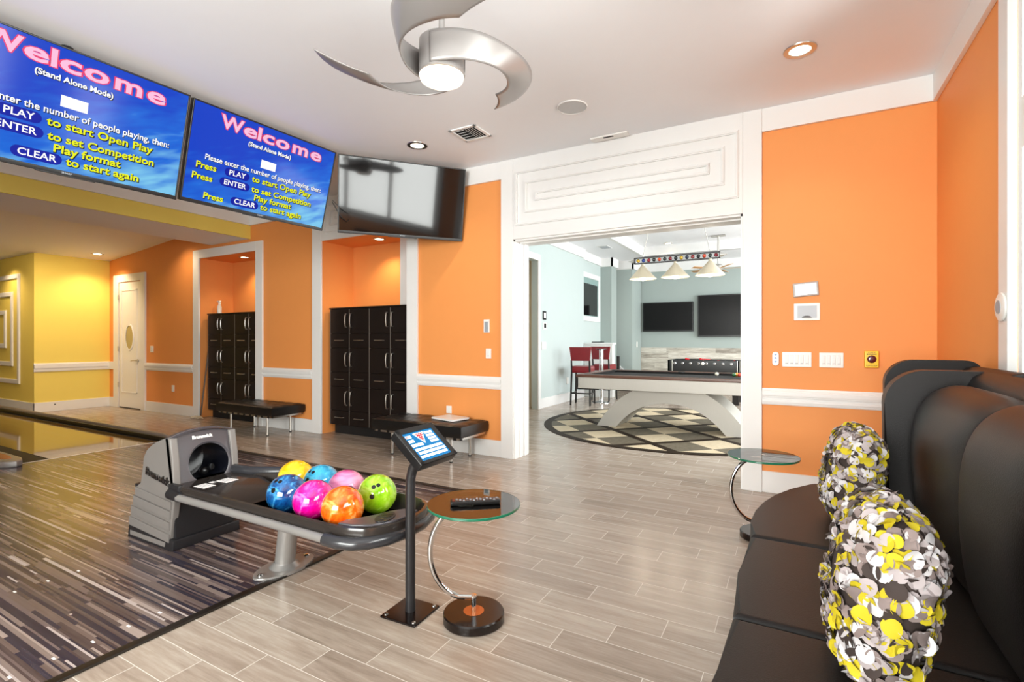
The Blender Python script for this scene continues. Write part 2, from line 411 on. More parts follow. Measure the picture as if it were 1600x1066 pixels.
# walls
b = MB(); o_ = M['orange']
TH = .29
def wy(x0, x1, z0, z1): b.box(x0, YA, z0, x1, YA+TH, z1)
wy(-12.1, -8.78, 0, ZC); wy(-8.78, -7.22, 2.70, ZC); wy(-7.22, -5.77, 0, ZC); wy(-5.77, -4.21, 2.70, ZC)
wy(-4.21, -2.69, 0, ZC); wy(-2.69, -.388, 2.415, ZC); wy(-.388, 1.1, 0, ZC)
struct(b.build('wall_far', o_))
for k, (x0, x1) in enumerate(((-8.78, -7.22), (-5.77, -4.21))):
    b = MB()
    b.box(x0-.06, YA+TH, 0, x0, 5.48, 2.76); b.box(x1, YA+TH, 0, x1+.06, 5.48, 2.76)
    b.box(x0, 5.42, 0, x1, 5.48, 2.76); b.box(x0, YA+TH, 2.70, x1, 5.42, 2.76)
    struct(b.build('wall_niche', o_))
b = MB()   # right wall with window openings
b.box(XR, 3.40, 0, XR+.15, YA+.2, ZC); b.box(XR, -3.5, 0, XR+.15, 3.40, .85); b.box(XR, -3.5, 3.1, XR+.15, 3.40, ZC)
b.box(XR, -3.5, .85, XR+.15, -2.6, 3.1)
struct(b.build('wall_right', o_))
b = MB()   # near wall behind the viewer, with an opening added to let in fill light
b.box(-22, -3.65, 0, -2.9, -3.5, ZC); b.box(.4, -3.65, 0, 1.1, -3.5, ZC); b.box(-2.9, -3.65, 0, .4, -3.5, .5); b.box(-2.9, -3.65, 2.9, .4, -3.5, ZC)
struct(b.build('wall_near', M['white']))
b = MB(); b.box(-12.2, 3.70, 0, -11.98, YA+.1, 3.2); b.box(-20, 3.70, 0, -12.2, 3.85, 3.2)
struct(b.build('wall_left', M['yellow']))
b = MB(); b.box(-20.1, -3.5, 0, -20, 3.85, 3.3); struct(b.build('wall_lane_end', M['yellow']))
# ceiling
b = MB(); b.box(-7.42, -3.6, ZC, 1.1, YA+.2, ZC+.08); struct(b.build('ceiling', M['ceil']))
b = MB()   # lane ceiling, rising a little towards the beam
b.prism([(-20, 2.90), (-11.98, 2.90), (-8.4, 3.215), (-8.4, 3.3), (-20, 3.3)], 'y', -3.55, YA+.05)
b.build('ceiling_lane', M['ceil'])['kind'] = 'structure'
b = MB(); b.box(-8.45, -3.55, 2.895, -7.42, YA, 3.29); b.use(M['ceil'])
ob = b.build('ceiling_beam', M['ceil']); struct(ob)
b = MB(); b.box(-7.425, -3.55, 2.895, -7.40, YA, 3.10); struct(b.build('wall_beam', M['yellow']))
# pool room shell
PZ = 3.42
b = MB()
b.box(-4.37, 5.48, 0, -4.25, 7.75, PZ+.2); b.box(-4.37, 5.2, 0, -4.14, 5.48, PZ); b.box(-4.37, 7.75, 2.83, -4.25, 8.56, PZ+.2); b.box(-4.37, 8.56, 0, -4.25, 10.98, PZ+.2)
b.box(-4.45, 10.86, 0, -4.33, 12.4, PZ+.2)
struct(b.build('wall_pool_left', M['bluewall']))
b = MB(); b.box(-4.6, 5.14, 0, -2.69, 5.2, PZ); b.box(-.388, 5.14, 0, 3.7, 5.2, PZ); b.box(-2.69, 5.14, 2.415, -.388, 5.2, PZ); struct(b.build('wall_pool_near', M['white']))
b = MB(); b.box(-4.45, 12.38, 0, -4.04, 12.8, PZ+.2); b.box(-5.2, 13.1, 0, -3.71, 13.95, PZ+.2); struct(b.build('wall_pool_stub', M['greywall']))
b = MB(); b.box(-5.2, 14.0, 0, 3.7, 14.15, PZ+.2); struct(b.build('wall_pool_far', M['greywall']))
b = MB(); b.box(-3.71, 13.97, .0, 3.7, 14.0, 1.12); struct(b.build('wall_pool_wainscot', M['whitewash']))
b = MB(); b.box(3.6, 5.2, 0, 3.7, 14, .7); b.box(3.6, 5.2, 3.2, 3.7, 14, PZ+.2); b.box(3.6, 5.2, .7, 3.7, 5.9, 3.2); b.box(3.6, 13.2, .7, 3.7, 14, 3.2); struct(b.build('wall_pool_right', M['bluewall']))
b = MB(); b.box(-5.2, 7.6, 0, -5.1, 12.5, PZ); b.box(-5.2, 7.6, 0, -4.37, 7.65, PZ); b.box(-5.2, 8.8, 0, -4.37, 8.9, PZ); struct(b.build('wall_hall', M['beige']))
b = MB()   # tray ceiling: margin + recess
x0, x1, y0, y1 = -3.3, 2.6, 6.6, 12.6
b.box(-5.2, 5.14, PZ, 3.7, y0, PZ+.05); b.box(-5.2, y1, PZ, 3.7, 14.1, PZ+.05); b.box(-5.2, y0, PZ, x0, y1, PZ+.05); b.box(x1, y0, PZ, 3.7, y1, PZ+.05)
b.box(x0-.05, y0-.05, PZ+.22, x1+.05, y1+.05, PZ+.26)
struct(b.build('ceiling_pool_room', M['ceil']))
b = MB()
b.box(x0-.04, y0, PZ-.01, x0+.04, y1, PZ+.22); b.box(x1-.04, y0, PZ, x1+.04, y1, PZ+.22); b.box(x0, y0-.04, PZ, x1, y0+.04, PZ+.22); b.box(x0, y1-.04, PZ, x1, y1+.04, PZ+.22)
b.box(-4.25, 5.6, 3.22, -4.21, 11.0, PZ); b.box(-4.33, 11.0, 3.22, -4.29, 12.38, PZ); b.box(-4.33, 12.34, 3.2, -4.00, 12.38, PZ); b.box(-4.04, 12.34, 3.2, -4.0, 12.84, PZ)
b.box(-4.6, 13.06, 3.2, -3.67, 13.1, PZ); b.box(-3.71, 13.06, 3.2, -3.67, 14, PZ); b.box(-3.71, 13.96, 3.2, 3.6, 14, PZ)
struct(b.build('trim_3', M['white']))
b = MB(); b.box(-2.1, 5.9, .0, -2.1, 5.9, 0); b.bm.clear()
b.lathe([(2.02, 0), (2.05, .002), (2.05, .004), (2.03, .006)], 96, (-1.55, 7.97, 0)); struct(b.build('trim_4', M['medallion'], smooth=False))

# white trims
def crown(name, f):
    b = MB(); f(b); struct(b.build(name, M['white']))
crown('trim_5', lambda b: (b.box(-7.40, YA-.03, 3.10, -5.95, YA, ZC, .004), b.box(-4.04, YA-.03, 3.10, -2.84, YA, ZC, .004), b.box(-.237, YA-.03, 3.10, XR, YA, ZC, .004),
    b.box(XR-.03, -3.5, 3.10, XR, YA-.03, ZC, .004)))
crown('trim_6', lambda b: b.box(-7.425, -3.5, 3.10, -7.37, YA-.03, ZC, .004))
def rail_profile(b, x0, x1, y, z0=.755, z1=.897, d=-1):
    h = z1-z0
    for dz0, dz1, t in ((0, 1, .016), (.06, .9, .026), (.16, .34, .036), (.45, .86, .040), (.55, .8, .048)):
        b.box(x0, y, z0+h*dz0, x1, y+d*t, z0+h*dz1, .004)
for i, (xa, xb) in enumerate(((-10.546, -8.96), (-7.076, -5.95), (-4.042, -2.842), (-.237, XR))):
    b = MB(); rail_profile(b, xa, xb, YA); struct(b.build('trim_7' if i == 0 else 'trim_%d' % (7+i), M['white']))
b = MB()
for (t, z0_, z1_) in ((.016, .735, .895), (.026, .745, .88), (.04, .80, .875)): b.box(-11.98, 3.69, z0_, -11.98+t, YA, z1_, .004)
b.box(-11.98, YA-.03, .74, -11.75, YA, .893, .004)
struct(b.build('trim_11', M['white']))
b = MB()
for xa, xb in ((-10.546, -8.96), (-7.076, -5.95), (-4.042, -2.842), (-.237, XR)): b.box(xa, YA-.02, 0, xb, YA, .183, .004)
b.box(-11.98, YA-.02, 0, -11.75, YA, .183)
struct(b.build('baseboard_far', M['white']))
b = MB(); b.box(-11.98, 3.68, 0, -11.96, YA, .178, .004); b.box(-20, 3.68, 0, -11.96, 3.70, .178, .004); struct(b.build('baseboard_left', M['white']))
b = MB(); b.box(XR-.02, -3.5, 0, XR, YA, .183, .004); struct(b.build('baseboard_right', M['white']))
b = MB(); b.box(-4.25, 8.68, 0, -4.23, 10.98, .19, .004); b.box(-4.25, 5.6, 0, -4.23, 7.63, .19, .004); b.box(-.388, 5.14, 0, -.36, 5.15, .1); struct(b.build('baseboard_pool', M['white']))
# casings round the two niches
b = MB()
b.box(-8.958, YA-.03, 0, -8.78, YA, 2.84, .004); b.box(-7.24, YA-.03, 0, -7.076, YA, 2.84, .004); b.box(-8.78, YA-.03, 2.695, -7.24, YA, 2.84, .004)
struct(b.build('trim_12', M['white']))
b = MB()
b.box(-5.951, YA-.03, 0, -5.77, YA, ZC, .004); b.box(-4.21, YA-.03, 0, -4.042, YA, ZC, .004); b.box(-5.77, YA-.03, 2.70, -4.21, YA, ZC, .004)
def nest(b, x0, x1, z0, z1, y, t=.026):
    for k, (w_, d_) in enumerate(((0, .018), (.008, .026))):
        tt = t-2*w_
        a0, a1, c0, c1 = x0+w_, x1-w_, z0+w_, z1-w_
        b.box(a0, y, c0, a1, y-d_, c0+tt, .003); b.box(a0, y, c1-tt, a1, y-d_, c1, .003)
        b.box(a0, y, c0+tt, a0+tt, y-d_, c1-tt, .003); b.box(a1-tt, y, c0+tt, a1, y-d_, c1-tt, .003)
for q in (0, .11, .22): nest(b, -5.70+q, -4.28-q, 2.80+q*.8, 3.2-q*.8, YA-.03)
struct(b.build('trim_13', M['white']))
# casing and header of the wide opening
b = MB()
b.box(-2.842, YA-.035, 0, -2.69, YA, ZC, .004); b.box(-.388, YA-.035, 0, -.237, YA, ZC, .004); b.box(-2.69, YA-.035, 2.415, -.388, YA, ZC, .004)
for q0, (zz0, zz1) in zip((0, .115, .24), ((2.555, 3.15), (2.685, 3.03), (2.80, 2.905))):
    nest(b, -2.655+q0, -.42-q0*1.0, zz0, zz1, YA-.035, .03)
struct(b.build('trim_14', M['white']))
b = MB()
b.box(-2.69, YA-.01, 0, -2.672, 5.16, 2.415); b.box(-.406, YA-.01, 0, -.388, 5.16, 2.415); b.box(-2.69, YA-.01, 2.397, -.388, 5.16, 2.415)
b.box(-2.672, 4.93, 0, -2.66, 4.98, 2.4); b.box(-2.672, 5.04, 0, -2.66, 5.12, 2.4); b.box(-2.67, 4.93, 2.385, -.4, 4.98, 2.4)
struct(b.build('trim_15', M['white']))
# nested mouldings on the yellow side wall
b = MB()
nest(b, -17.6, -12.607, .491, 2.562, 3.70, .09); nest(b, -17.3, -12.94, .82, 2.24, 3.70, .09); nest(b, -17.0, -13.27, 1.164, 1.894, 3.70, .09)
struct(b.build('trim_16', M['white']))

# ------------------------------------------------------------------ windows (right wall, pool room, plus an added one in the near wall)
def window(name, T, w, h, mull, sill=True, transom=None):
    """local: x along width, z up, y=0 wall face (room towards -y)"""
    r = bpy.data.objects.new(name, None); COL.objects.link(r); r.matrix_basis = T; struct(r)
    f = MB(T); t = .05
    f.box(0, .02, 0, w, .09, t); f.box(0, .02, h-t, w, .09, h); f.box(0, .02, t, t, .09, h-t); f.box(w-t, .02, t, w, .09, h-t)
    for k in range(1, mull): f.box(w*k/mull-.03, .02, t, w*k/mull+.03, .09, h-t)
    if transom: f.box(t, .015, transom-.12, w-t, .09, transom+.12)
    f.build('window_frame', M['white'], r)
    c = MB(T); q = .13
    c.box(-q, -.02, -.10, w+q, .02, 0, .004); c.box(-q, -.02, h, w+q, .02, h+q, .004); c.box(-q, -.02, 0, 0, .02, h, .004); c.box(w, -.02, 0, w+q, .02, h, .004)
    if sill: c.box(-q, -.06, -.02, w+q, .02, .01, .004)
    c.build('window_casing', M['white'], r)
    g_ = MB(T); g_.box(t, .05, t, w-t, .056, h-t); g_.build('window_pane', M['glass'], r)
    return r
# local x -> world +y for the right wall: face looks towards -x
Tw = tr(XR, 3.36, .88) @ rot('Z', R(-90))
window('window_1', Tw, .62, 2.20, 1, transom=1.47)
window('window_2', tr(XR, 2.12, 1.45) @ rot('Z', R(-90)), 4.6, 1.60, 4)
window('window_3_added', tr(.3, -3.5, .55) @ rot('Z', R(180)), 3.1, 2.3, 2)  # unseen window, added as an extra source to even out the brightness
window('window_4', tr(3.6, 13.1, .75) @ rot('Z', R(-90)), 7.1, 2.4, 5)
b = MB(); b.box(XR, 2.12, .85, XR+.15, 2.74, 3.1); b.box(XR, -3.4, .85, XR+.15, 2.12, 1.45); struct(b.build('wall_right_pier', M['orange']))

# ------------------------------------------------------------------ door in the far orange wall
d = bpy.data.objects.new('door_1', None); COL.objects.link(d); d.location = (-11.13, YA, 0); struct(d)
b = MB(); b.box(-11.751, YA-.035, 0, -11.55, YA, 2.59, .005); b.box(-10.70, YA-.035, 0, -10.546, YA, 2.59, .005); b.box(-11.55, YA-.035, 2.445, -10.70, YA, 2.59, .005)
b.build('door_casing', M['white'], d)
b = MB(); b.box(-11.53, YA-.022, .02, -10.72, YA, 2.43, .003)
for zz in ((.30, 2.29),):
    for (a0, a1, c0, c1) in ((-11.44, -10.84, .30, 2.29),):
        t = .022
        b.box(a0, YA-.030, c0, a1, YA-.02, c0+t, .003); b.box(a0, YA-.030, c1-t, a1, YA-.02, c1, .003); b.box(a0, YA-.030, c0, a0+t, YA-.02, c1, .003); b.box(a1-t, YA-.030, c0, a1, YA-.02, c1, .003)
slab = b.build('door_slab', M['white'], d)
b = MB(tr(-11.12, YA-.022, 1.37) @ rot('X', R(90)))
T0 = b.T; b.T = T0 @ Matrix.Diagonal((.62, 1, 1, 1)); b.lathe([(.255, 0), (.255, .014), (.225, .014), (.225, .004)], 40, (0, 0, 0), capt=False)
b.use(M['white']); b.build('oval_window_frame', M['white'], slab)
b = MB(T0 @ Matrix.Diagonal((.62, 1, 1, 1))); b.cyl((0, 0, .002), .226, .004, 40); b.build('oval_window_pane', mat('frosted_oval_glass', '#A99A6E', .2, coat=.4), slab)
b = MB(); b.T = tr(-10.80, YA-.03, .93) @ rot('X', R(90)); b.cyl((0, 0, 0), .028, .01); b.T = Matrix(); b.tube([(-10.80, YA-.03, .93), (-10.80, YA-.075, .93), (-10.86, YA-.08, .935), (-10.95, YA-.08, .925)], .009)
b.build('lever_handle', M['nickel'], slab)
for zz in (.4, 1.1, 2.1):
    b = MB(); b.box(-11.556, YA-.045, zz, -11.53, YA-.03, zz+.10, .003); b.build('hinge', M['nickel'], d)
b = MB(); b.box(-11.53, YA-.02, .001, -10.72, YA-.005, .02); b.build('door_gap', M['blackmat'], d)
# pool room doorway to the hall
d = bpy.data.objects.new('door_2', None); COL.objects.link(d); d.location = (-4.25, 8.2, 0); struct(d)
b = MB(); b.box(-4.25, 8.56, 0, -4.22, 8.68, 2.95, .004); b.box(-4.25, 7.63, 0, -4.22, 7.75, 2.95, .004); b.box(-4.25, 7.75, 2.83, -4.22, 8.56, 2.95, .004); b.build('door_casing', M['white'], d)

# ------------------------------------------------------------------ lane capping rail
r_ = empty('lane_capping_rail', 'long dark capping rail with pale rounded top along the far edge of the lane', 'rail', (-13, 3.5, 0))
b = MB(); b.box(-20, 3.44, 0, -7.0, 3.54, .062, .008); b.box(-7.0, 3.45, 0, -6.3, 3.54, .045, .008); b.build('rail_side', M['railside'], r_)
b = MB(); b.T = Matrix(); b.tube([(-20, 3.505, .062), (-7.2, 3.505, .062), (-7.05, 3.505, .052)], [.036, .036, .02], 14); b.build('rail_cap', M['rail'], r_)
t_ = empty('lane_divider_cap', 'low silver rounded cap of the neighbouring lane divider at the left edge', 'lane divider', (-8, 2.0, 0))
b = MB(); pts = [(-11, 1.86), (-7.25, 1.86), (-7.08, 1.88), (-6.98, 1.94), (-6.95, 2.01), (-7.0, 2.07), (-7.15, 2.11), (-11, 2.11)]
b.prism(pts, 'z', .001, .07, .02, 3); b.build('cap_body', M['silver'], t_)
b = MB(); b.prism([(-11, 1.92), (-7.3, 1.92), (-7.16, 1.97), (-7.16, 2.03), (-7.3, 2.06), (-11, 2.06)], 'z', .066, .074, .003); b.build('cap_inlay', M['copperdot'], t_)
# small white aiming dashes let into the approach
k = 0
for (x, y) in ((-3.503, 1.006), (-3.504, 1.139), (-3.51, 1.273), (-2.632, 1.267), (-2.63, 1.137), (-2.627, 1.003), (-2.628, .872), (-3.503, .873), (-2.63, .74)):
    b = MB(); b.box(x-.012, y-.0045, .006, x+.012, y+.0045, .0072)
    o = b.build('approach_dot', M['white']); tag(o, 'tiny white aiming dash set in the striped approach floor', 'floor marker', 'aiming dashes on the bowling approach')

# ------------------------------------------------------------------ lockers
lk = empty('locker_cabinet', 'tall espresso locker cabinet in the right niche behind the bench with a paper on it', 'locker', (-4.955, 5.16, 0), 0, 'espresso locker cabinets in the wall niches')
LX0, LY = -5.705, 4.93; cw = .375
b = MB(); b.box(LX0, LY+.02, .13, LX0+4*cw, 5.40, 1.745); b.box(LX0-.012, LY-.01, 1.745, LX0+4*cw, 5.40, 1.765, .003); b.build('carcass', M['espresso'], lk)
b = MB(); b.box(LX0+.02, LY+.07, 0, LX0+4*cw, 5.38, .13); b.build('plinth', M['blackmat'], lk)
b = MB()
for k in range(0, 5): b.box(LX0+k*cw-.004, LY+.001, .14, LX0+k*cw+.004, LY+.022, 1.74)
b.build('edge_strip', M['espresso_edge'], lk)
rows = [(1.74, 1.405, 'd'), (1.40, 1.205, 'w'), (1.20, .87, 'd'), (.865, .665, 'w'), (.66, .335, 'd'), (.33, .135, 'w')]
for zt, zb, kind in rows:
    for c in range(4):
        x0 = LX0+c*cw+.006; x1 = x0+cw-.012
        b = MB(); b.box(x0, LY, zb, x1, LY+.019, zt, .003)
        p = b.build('locker_door' if kind == 'd' else 'drawer', M['espresso'], lk)
        b = MB()
        if kind == 'd':
            hx = x1-.04 if c % 2 == 0 else x0+.04; zc = (zt+zb)/2+.01
            b.tube([(hx, LY, zc+.095), (hx, LY-.022, zc+.09), (hx, LY-.034, zc+.05), (hx, LY-.036, zc), (hx, LY-.034, zc-.05), (hx, LY-.022, zc-.09), (hx, LY, zc-.095)], .0085, 8)
        else:
            xc = (x0+x1)/2; zc = (zt+zb)/2+.005
            b.tube([(xc-.08, LY, zc), (xc-.075, LY-.022, zc), (xc, LY-.026, zc), (xc+.075, LY-.022, zc), (xc+.08, LY, zc)], .007, 8)
        b.build('handle', M['nickel'], p)
l2 = copy_tree(lk); l2.location.x = lk.location.x-2.99
l2['label'] = 'tall espresso locker cabinet in the left niche with a spray bottle on top'
# spray bottle and mop in the left niche
s_ = empty('spray_bottle', 'white trigger spray bottle standing on top of the left lockers', 'bottle', (-8.62, 5.08, 1.765))
b = MB(); b.lathe([(.033, 0), (.037, .01), (.037, .12), (.02, .16), (.014, .18)], 20, (-8.62, 5.08, 1.765)); b.build('bottle_body', M['brassy'], s_)
b = MB(); b.box(-8.66, 5.065, 1.965, -8.585, 5.095, 1.995, .006); b.cyl((-8.62, 5.08, 1.94), .016, .03); b.tube([(-8.60, 5.08, 1.965), (-8.585, 5.08, 1.93)], .006); b.box(-8.685, 5.07, 1.972, -8.66, 5.09, 1.99, .003); b.build('trigger_head', M['plate'], s_)
s_ = empty('dust_mop', 'thin handled mop leaning in the gap beside the left lockers', 'mop', (-8.66, 4.80, 0))
b = MB(); b.tube([(-8.68, 4.80, .05), (-8.735, 5.0, 1.46)], .012, 8); b.build('mop_handle', mat('mop_pole', '#5A4636', .4), s_)
b = MB(); mm = mat('mop_yarn', '#CDBEA6', .95, var=.2, vs=60)
for k in range(46):
    a = random.uniform(0, 2*pi); l = random.uniform(.08, .19)
    p0 = Vector((-8.68, 4.78, .04)); p1 = p0+Vector((cos(a)*l*1.1, -abs(sin(a))*l*.5-.01, -.022)); pm = (p0+p1)/2+Vector((0, 0, .012))
    b.tube([p0, pm, p1], .006, 5)
b.build('mop_head', mm, s_)

# ------------------------------------------------------------------ tufted benches
def make_bench():
    r = empty('tufted_bench', 'low black tufted bench on chrome legs with a white booklet lying on it', 'bench', (-3.645, 4.56, 0), 0, 'black tufted benches along the orange wall')
    X0, X1, Y0, Y1 = -4.27, -3.02, 4.30, 4.82
    # cushion with button-tufted top
    b = MB(); nx, ny = 50, 22; zt = .415
    def top(i, j):
        u, w_ = i/nx, j/ny; x = X0+(X1-X0)*u; y = Y0+(Y1-Y0)*w_
        a = abs(sin(pi*u*7)); c = abs(sin(pi*w_*3)); ed = min(1, min(u, 1-u)*25)*min(1, min(w_, 1-w_)*11)
        ed = ed**.4
        return (x, y, zt-.016*(1-(a*c)**.35)-.012*(1-ed))
    G = [[b.v(top(i, j)) for j in range(ny+1)] for i in range(nx+1)]
    for i in range(nx):
        for j in range(ny): b._f([G[i][j], G[i+1][j], G[i+1][j+1], G[i][j+1]])
    per = [G[i][0] for i in range(nx+1)]+[G[nx][j] for j in range(1, ny+1)]+[G[i][ny] for i in range(nx-1, -1, -1)]+[G[0][j] for j in range(ny-1, 0, -1)]
    pv = per
    for dz, g_ in ((.0, .006), (.05, .010), (.10, .006), (.115, -.004)):
        V = []
        for q in per:
            x, y = q.co.x, q.co.y
            V.append(b.bm.verts.new((x+(g_ if x > X1-.01 else -g_ if x < X0+.01 else 0), y+(g_ if y > Y1-.01 else -g_ if y < Y0+.01 else 0), zt-.02-dz)))
        n = len(V)
        for i in range(n): b._f([pv[i], pv[(i+1) % n], V[(i+1) % n], V[i]])
        pv = V
    b.cap(pv); b.build('cushion', M['leather'], r)
    b = MB(); zb = .260
    for y in (Y0+.02, Y1-.04): b.box(X0+.01, y, zb-.006, X1-.01, y+.025, zb+.018, .002)
    for x in (X0+.01, X1-.03): b.box(x, Y0+.02, zb-.006, x+.02, Y1-.02, zb+.018, .002)
    b.build('frame', M['nickel'], r)
    for k in range(9):
        x = X0+.07+k*(X1-X0-.18)/8
        b = MB(); b.box(x, Y0+.014, zb-.009, x+.04, Y1-.03, zb+.021, .002); b.build('strap', M['leather'], r)
    for x in (X0+.25, X1-.17):
        for y in (Y0+.06, Y1-.10):
            b = MB(); b.cyl((x, y, .012), .015, zb-.018, 16); l = b.build('leg', M['nickel'], r)
            b = MB(); b.cyl((x, y, 0), .017, .014, 16); b.build('foot', M['rubber'], l)
    return r
be = make_bench()
b2 = copy_tree(be); b2.location.x -= 3.09
b2['label'] = 'low black tufted bench on chrome legs, empty, in front of the left lockers'
bk = empty('paper_booklet', 'white booklet lying on the bench beneath the wall outlet', 'booklet', (-3.40, 4.64, .415), R(-12))
b = MB(wm(bk)); b.box(-.17, -.13, 0, .17, .13, .004, .001); b.box(-.165, -.125, .004, .17, .128, .016, .003); b.build('pages', M['paper'], bk)
b = MB(wm(bk)); b.box(-.172, -.132, .016, .172, .132, .020, .001); b.tube([(-.17, -.13, .010), (-.17, .13, .010)], .011, 10); b.build('cover', M['plate'], bk)

# ------------------------------------------------------------------ bowling ball return
rk = empty('ball_return', 'grey bowling ball return with domed hood and long ball tray on the striped approach', 'ball return', (-2.9, 1.88, .006))
T_ = lambda y, xo=0: 0
# hood: near and far cheeks, dark body, front fascia with opening
def hood_prof(off=0):
    return [(-3.305, .34), (-3.33, .56), (-3.354, .695), (-3.40, .70), (-3.47, .675), (-3.56, .64), (-3.637, .60), (-3.675, .55), (-3.69, .45), (-3.70, .372), (-3.763, .352), (-3.80, .25), (-3.859, .119), (-3.845, .045), (-3.369, .045)]
b = MB(); b.prism(hood_prof(), 'y', 1.672, 1.715, .008, 3)
b.box(-3.84, 1.666, .006, -3.40, 1.70, .05, .006)
ck = b.build('hood_side', M['hoodside'], rk)
b = MB()
for k, (z0, xa, xb) in enumerate(((.345, -3.765, -3.335), (.285, -3.79, -3.345), (.215, -3.82, -3.355), (.14, -3.845, -3.36))):
    b.prism([(xa, z0-.055), (xa, z0), (xb, z0-.035), (xb, z0-.085)], 'y', 1.662, 1.676, .004, 2)
b.build('ribbed_panel', M['hoodside'], ck)
b = MB()
text_into(b, 'Brunswick', .066, tr(-3.50, 1.668, .445) @ rot('Y', R(9)) @ rot('X', R(90)), M['black'], .0025, 1.0, 'CENTER', .003)
text_into(b, 'Brunswick', .066, tr(-3.498, 1.6655, .448) @ rot('Y', R(9)) @ rot('X', R(90)), M['chrome'], .0, 1.0, 'CENTER', .0015)
b.build('side_lettering', M['black'], ck, smooth=False)
b = MB(); b.prism(hood_prof(), 'y', 2.045, 2.088, .008, 3); b.build('hood_side', M['hoodside'], rk)
# shell between cheeks (arched top), with opening in the front fascia
b = MB()
yc, hw = 1.88, .166
def arch_pts(x_at, dz):
    out = []
    for k in range(17):
        y = yc-hw-.03+(2*hw+.06)*k/16
        out.append((x_at, y, dz+.035*(1-((y-yc)/(hw+.03))**2)))
    return out
pv = None
for (x, z) in ((-3.352, .69), (-3.41, .70), (-3.48, .675), (-3.57, .64), (-3.637, .60), (-3.68, .545), (-3.70, .40), (-3.80, .25), (-3.86, .10), (-3.86, .01)):
    pv = b.ring(arch_pts(x, z) if z > .3 else [(x, p[1], z) for p in arch_pts(x, z)], pv, False)
b.build('hood_shell', M['graphite'], rk)
b = MB()   # fascia: annular grid between ellipse and outline
def fx(z): return -3.305-.075*max(0, z-.34)/.36 if z > .34 else -3.305-.06*(.34-z)/.34
N = 64; outer = []; inner = []; mid = []
for k in range(N):
    a = 2*pi*k/N; ca, sa = cos(a), sin(a)
    # outline of fascia (half-width .2, z from .33 to arched top)
    zc_ = .505
    t_y = (.208/abs(ca)) if abs(ca) > 1e-6 else 9
    top_ = .70+.035-zc_; bot_ = zc_-.335
    t_z = ((top_ if sa > 0 else bot_)/abs(sa)) if abs(sa) > 1e-6 else 9
    t = min(t_y, t_z); oy, oz = yc+t*ca, zc_+t*sa
    if oz > .68: oz = min(oz, .70+.035*(1-((oy-yc)/.2)**2))
    outer.append((fx(oz), oy, oz)); iy, iz = yc+.02+.128*ca, zc_+.124*sa; inner.append((fx(iz)+.002, iy, iz))
    mid.append((fx(iz)+.008, yc+.02+.142*ca, zc_+.137*sa))
rb = [(p[0]-.03, p[1], p[2]) for p in outer]
pv = b.ring(rb); pv = b.ring(outer, pv); pv = b.ring(mid, pv); pv = b.ring(inner, pv)
b.use(M['hole']); pv = b.ring([(p[0]-.26, yc+.02+(p[1]-yc-.02)*.82, p[2]+.01) for p in inner], pv); b.cap(pv)
b.mats.insert(0, M['graphite']); 
for f in b.bm.faces: f.material_index = 1 if f.material_index == 0 and False else f.material_index
fa = b.build('hood_fascia', None, rk)
fa.data.materials.clear(); fa.data.materials.append(M['graphite']); fa.data.materials.append(M['hole'])
for p in fa.data.polygons:
    c = p.center; w_ = wm(fa) @ c
    p.material_index = 1 if (w_.x < -3.345-.0 and ((w_.y-yc-.02)**2/.132**2+(w_.z-.505)**2/.128**2) < 1.0) else 0
b = MB(); text_into(b, 'Brunswick', .030, tr(-3.364, 1.870, .678) @ rot('Z', R(90)) @ rot('X', R(90)) @ rot('X', R(-12)), M['plate'], .0012, 1.0, 'CENTER', .002)
b.build('front_lettering', M['plate'], rk, smooth=False)
b = MB()   # dark body below the opening
b.prism([(1.70, .01), (2.06, .01), (2.09, .36), (1.675, .36)], 'x', -3.80, -3.335, .01, 2); b.prism([(1.665, .006), (2.10, .006), (2.095, .075), (1.67, .075)], 'x', -3.87, -3.315, .012, 2)
b.build('hood_base', M['graphite_dark'], rk)
b = MB(); b.tube([(-3.42, 1.95, .455), (-3.40, 1.955, .46)], .02); b.sphere((-3.45, 1.93, .43), .03, 12, 8); b.build('ball_lift', M['black'], rk)
# tray
zr = .425
plan = [(-3.33, 1.655), (-1.95, 1.655), (-1.84, 1.665), (-1.75, 1.70), (-1.69, 1.76), (-1.655, 1.85), (-1.65, 1.95), (-1.665, 2.05), (-1.71, 2.14), (-1.79, 2.20), (-1.90, 2.225), (-2.75, 2.225), (-2.90, 2.20), (-3.02, 2.14), (-3.12, 2.10), (-3.33, 2.09)]
def inset(P, d_, keep=-3.33):
    out = []; n = len(P)
    for i in range(n):
        p0, p1, p2 = Vector(P[i-1]), Vector(P[i]), Vector(P[(i+1) % n])
        e1 = (p1-p0).normalized(); e2 = (p2-p1).normalized(); nrm = Vector((-(e1.y+e2.y), e1.x+e2.x)).normalized()
        q = p1+nrm*d_
        out.append((keep if abs(p1.x-keep) < .001 else q.x, q.y))
    return out
b = MB()
L = [(inset(plan, .012), .335), (inset(plan, 0), .36), (plan, .40), (inset(plan, .006), .422), (inset(plan, .022), .425), (inset(plan, .03), .415), (inset(plan, .034), .355), (inset(plan, .045), .335)]
L = L[1:]
pv = b.ring([(p[0], p[1], .335) for p in inset(plan, .02)])
b.cap(pv, True)
for P, z in L: pv = b.ring([(p[0], p[1], z) for p in P], pv)
b.cap(pv); b.build('ball_tray', M['tray'], rk)
b = MB(); pts = [(-1.90, 1.69), (-1.82, 1.70), (-1.74, 1.745), (-1.69, 1.83), (-1.675, 1.92), (-1.69, 2.02), (-1.76, 2.0), (-1.80, 1.94), (-1.815, 1.86), (-1.85, 1.79), (-1.90, 1.74)]
b.prism(pts, 'z', .40, .432, .006, 3)
dk = b.build('tray_deck', M['graphite'], rk)
